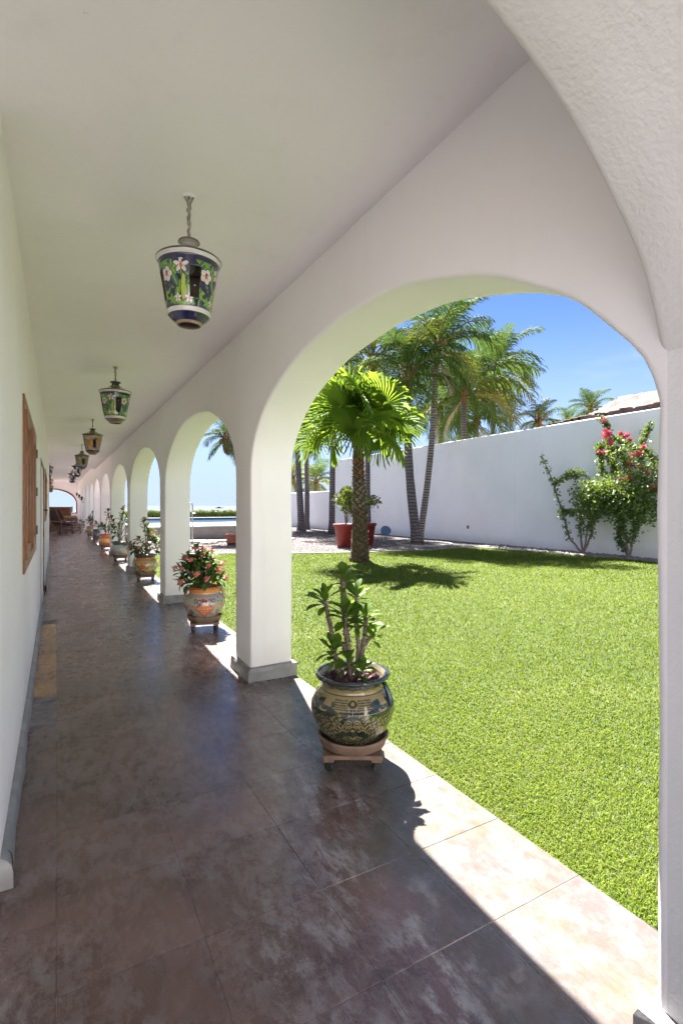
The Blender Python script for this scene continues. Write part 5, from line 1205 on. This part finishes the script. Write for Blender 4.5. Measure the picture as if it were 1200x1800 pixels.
def lantern(x, y, zc, rimz, kind, label, nu=200, nv=150, turn=0, sway=0, sc_=1.0):
    t = empty('hanging_lantern', (x*H, y*H, rimz*H), face_rz(x, y)+turn); tag(t, label, 'lantern', 'painted ceramic lanterns hanging from the walkway ceiling')
    def hole(u, z):
        m = np.zeros(u.shape, bool)
        for k in range(4):
            a = ((u-.035-k*.25+.5) % 1-.5)*2*math.pi*.135; m |= (np.abs(a) < .026+.02*(z+.22)) & (z < -.075) & (z > -.222)
            for (da, dz) in ((.06, -.10), (.075, -.17), (-.055, -.235), (.055, -.24), (-.06, -.06)): m |= np.hypot(a-da, z-dz) < .0058
        return m
    o = painted('shade', LP, nu, nv, lantern_paint(kind), t, [M_glaze, M_claydark], hole, .006)
    o.scale = (sc_,)*3
    hz = (zc-rimz)*H; b = MB(); n_ = 14; rd = random.Random(kind)
    pts = [(rd.uniform(-.003, .003)+sway*math.sin(i/n_*3.1), rd.uniform(-.003, .003), .09*sc_+(hz-.095*sc_)*i/n_) for i in range(n_+1)]; pts[-1] = (0, 0, hz)
    b.tube(pts, [.0085*rd.uniform(.7, 1.25) for _ in pts], 7); b.tube([(.02, 0, hz), (.008, .004, hz-.03), (0, 0, hz-.07)], [.006, .004, .003], 6); b.tube([(-.022, .004, hz), (-.008, -.002, hz-.03), (0, 0, hz-.065)], [.005, .004, .003], 6)
    b.build('hanging_cord', M_cord, t, smooth=True)
    b = MB(); b.lathe([(0, -.006), (.026, -.005), (.034, 0.002)], 14, (0, 0, hz)); b.build('ceiling_hook_plate', M_white, t)
    b = MB(); b.lathe([(0, 0), (.018, -.004), (.026, -.018), (.030, -.038), (.026, -.058), (.014, -.070), (0, -.072)], 14, (.0, .0, .02)); b.tube([(0, 0, .02), (0, 0, .085)], .016, 8); b.build('bulb', simple('dull_bulb', (.35, .34, .31), (.3, .3, .28), 5, .3, .05, .001), t, smooth=True)
    return t
CZ = 2.045
lantern(.39, 1.76, CZ, 1.822, 1, 'dark blue lantern painted with white lilies and green leaves, nearest and largest', 340, 260, turn=.0, sc_=.92)
lantern(.384, 4.17, CZ, 1.85, 2, 'green lantern with white flowers and white rims, second in the row', 240, 180)
lantern(.378, 6.83, CZ, 1.85, 3, 'orange and multicoloured lantern with dark rims, third in the row', 160, 120)
lantern(.375, 9.72, CZ, 1.85, 4, 'olive green lantern with mottled pattern, fourth in the row', 120, 90)
lantern(.385, 12.4, CZ, 1.85, 5, 'blue and white lantern just behind the olive one', 90, 70)
lantern(.36, 15.1, CZ, 1.83, 6, 'farthest blue and white lantern, lowest of the main row', 80, 60)
lantern(-.165, 13.2, CZ, 1.87, 6, 'dark blue lantern half hidden by the wall end, topmost of three at the left', 80, 60)
lantern(-.19, 18.2, 2.21, 1.80, 7, 'orange brown lantern at the wall end, middle of three at the left', 80, 60)
lantern(-.20, 23.0, 2.21, 1.76, 4, 'small dim lantern at the wall end, lowest of three at the left', 80, 60)

# ------------------------------------------------------------------ far terrace furniture
def lounge(x, y, rz, label):
    t = empty('lounge_chair', (x*H, y*H, 0), rz); tag(t, label, 'chair', 'wooden lounge chairs at the end of the walkway')
    W_ = .31
    for s_ in (-1, 1):
        b = MB(); b.tube([(-.60, s_*W_, 1.20), (-.25, s_*W_, .46), (.05, s_*W_, .30), (.12, s_*W_, .0)], [.03, .035, .035, .03], 6); b.build('side_rail', M_wood, t)
        b = MB(); b.tube([(.50, s_*W_, .42), (-.30, s_*W_, .34), (-.40, s_*W_, .0)], [.03, .035, .03], 6); b.build('seat_rail', M_darkwood, t)
        b = MB(); b.bbox((-.36, s_*(W_+.04)-.045, .60), (.42, s_*(W_+.04)+.045, .63), .006); b.build('armrest', M_wood, t)
        b = MB(); b.tube([(.36, s_*(W_+.04), .60), (.40, s_*(W_+.02), 0)], .028, 6); b.build('leg', M_darkwood, t)
        b = MB(); b.tube([(-.30, s_*(W_+.03), .60), (-.36, s_*(W_+.02), 0)], .028, 6); b.build('leg', M_darkwood, t)
    b = MB(); M_ = Matrix.Translation((-.25, 0, .47)) @ Matrix.Rotation(R(-25.3), 4, 'Y'); b.bbox((-.03, -W_+.035, .02), (.03, W_-.035, .80), .02, M_); b.build('back_cushion', M_leather, t)
    b = MB(); M_ = Matrix.Translation((-.25, 0, .40)) @ Matrix.Rotation(R(-5), 4, 'Y'); b.bbox((0, -W_+.035, -.03), (.74, W_-.035, .045), .02, M_); b.build('seat_cushion', M_leather, t)
    for k in range(4): b = MB(); z = .15+.27*k; b.bbox((-.30-.127*k*1.0-.075, -W_+.03, .46+.19*k), (-.27-.127*k-.075, W_-.03, .53+.19*k), .006); b.build('back_slat', M_wood, t)
    return t
p = at(107, 937, 18.6)/H; lounge(p.x, p.y, -.75, 'dark leather and wood reclining chair standing beside the low footstool')
p = at(117, 934.5, 20.3)/H; lounge(p.x-.05, p.y, -.75, 'second wooden reclining chair, mostly hidden behind the first')
p = at(128, 937, 18.7); fs_ = empty('footstool', (p.x, p.y, 0), -.75); tag(fs_, 'low slatted wooden footstool with curved top right of the reclining chair', 'footstool')
for i in range(7):
    x0 = -.26+.52*i/7; z = .44+.05*math.sin(math.pi*(i+.5)/7); b = MB(); b.bbox((x0+.004, -.29, z-.02), (x0+.52/7-.004, .29, z+.012), .005); b.build('slat', M_wood if i % 2 else M_darkwood, fs_)
for sx in (-1, 1):
    for sy in (-1, 1): b = MB(); b.tube([(sx*.22, sy*.25, .43), (sx*.26, sy*.27, 0)], .028, 6); b.build('leg', M_darkwood, fs_)
    b = MB(); b.bbox((sx*.24-.015, -.25, .12), (sx*.24+.015, .25, .16), .004); b.build('stretcher', M_darkwood, fs_)
PZ = .272*H
sf = empty('sofa', (-.15*H, 25.4*H, PZ)); tag(sf, 'long low wooden sofa with tan seat cushions on the raised terrace', 'sofa')
b = MB(); b.bbox((-1.7, -.45, .10), (1.35, .5, .26), .02); b.build('frame', M_darkwood, sf)
for x0 in (-1.68, -.67, .34): b = MB(); b.bbox((x0, -.48, .262), (x0+.99, .42, .41), .05); b.build('seat_cushion', M_cushion, sf)
b = MB(); b.bbox((-1.7, .40, .27), (1.0, .52, .92), .03); b.build('backrest', M_darkwood, sf)
for x0 in (-1.62, -.75, .12): b = MB(); b.bbox((x0, .22, .42), (x0+.82, .395, .86), .05); b.build('back_cushion', simple('brown_cushion', (.16, .07, .035), (.11, .045, .025), 9, .9, .3), sf)
for sx in (-1.66, 1.28): 
    for sy in (-.4, .44): b = MB(); b.bbox((sx-.04, sy-.04, 0), (sx+.04, sy+.04, .099), .005); b.build('leg', M_darkwood, sf)
ra = empty('railing', (0, 30.2*H, .2)); tag(ra, 'black iron railing seen through the arched opening behind the sofa', 'railing')
zt = .955*H-.2; b = MB(); b.bbox((-3.2, -.03, zt-.05), (.95, .03, zt), .01); b.build('top_rail', M_iron, ra)
b = MB(); b.bbox((-3.2, -.02, .42), (.95, .02, .46), .008); b.build('bottom_rail', M_iron, ra)
for k in range(18): b = MB(); x_ = -3.1+.235*k; b.tube([(x_, 0, .44), (x_, 0, .72), (x_, 0, .80), (x_, 0, .90), (x_, 0, zt-.03)], [.012, .012, .045, .03, .012], 6); b.build('baluster', M_iron, ra)
b = MB(); b.bbox((.93, -.05, 0), (1.03, .05, zt+.02), .01); b.build('post', M_iron, ra)
for (px, py, d, lb) in ((148.3, 879.5, 20.3, 'small black iron wall sconce, nearest of three on the far arcade piers'), (143.3, 875, 22.6, 'small black iron wall sconce, middle one on the far arcade piers'), (138.8, 871.5, 25.2, 'largest looking black iron torch sconce on the last arcade pier')):
    z = 1+(889-py)/900*d; yy = (d-SY*XI)/CY+.12; s_ = empty('wall_sconce', (XI*H-.002, yy*H, z*H)); tag(s_, lb, 'wall lamp', 'iron sconces on the far piers')
    b = MB(); b.bbox((-.012, -.03, -.16), (0, .03, .14), .003); b.build('back_plate', M_iron, s_)
    b = MB(); b.tube([(-.01, 0, -.10), (-.09, 0, -.12), (-.13, 0, -.04), (-.13, 0, .02)], .012, 6); b.build('arm', M_iron, s_)
    b = MB(); b.lathe([(0, .0), (.035, .0), (.055, .10), (.075, .20), (.05, .21), (.0, .19)], 8, (-.13, 0, 0)); b.build('lamp_shade', M_iron, s_)
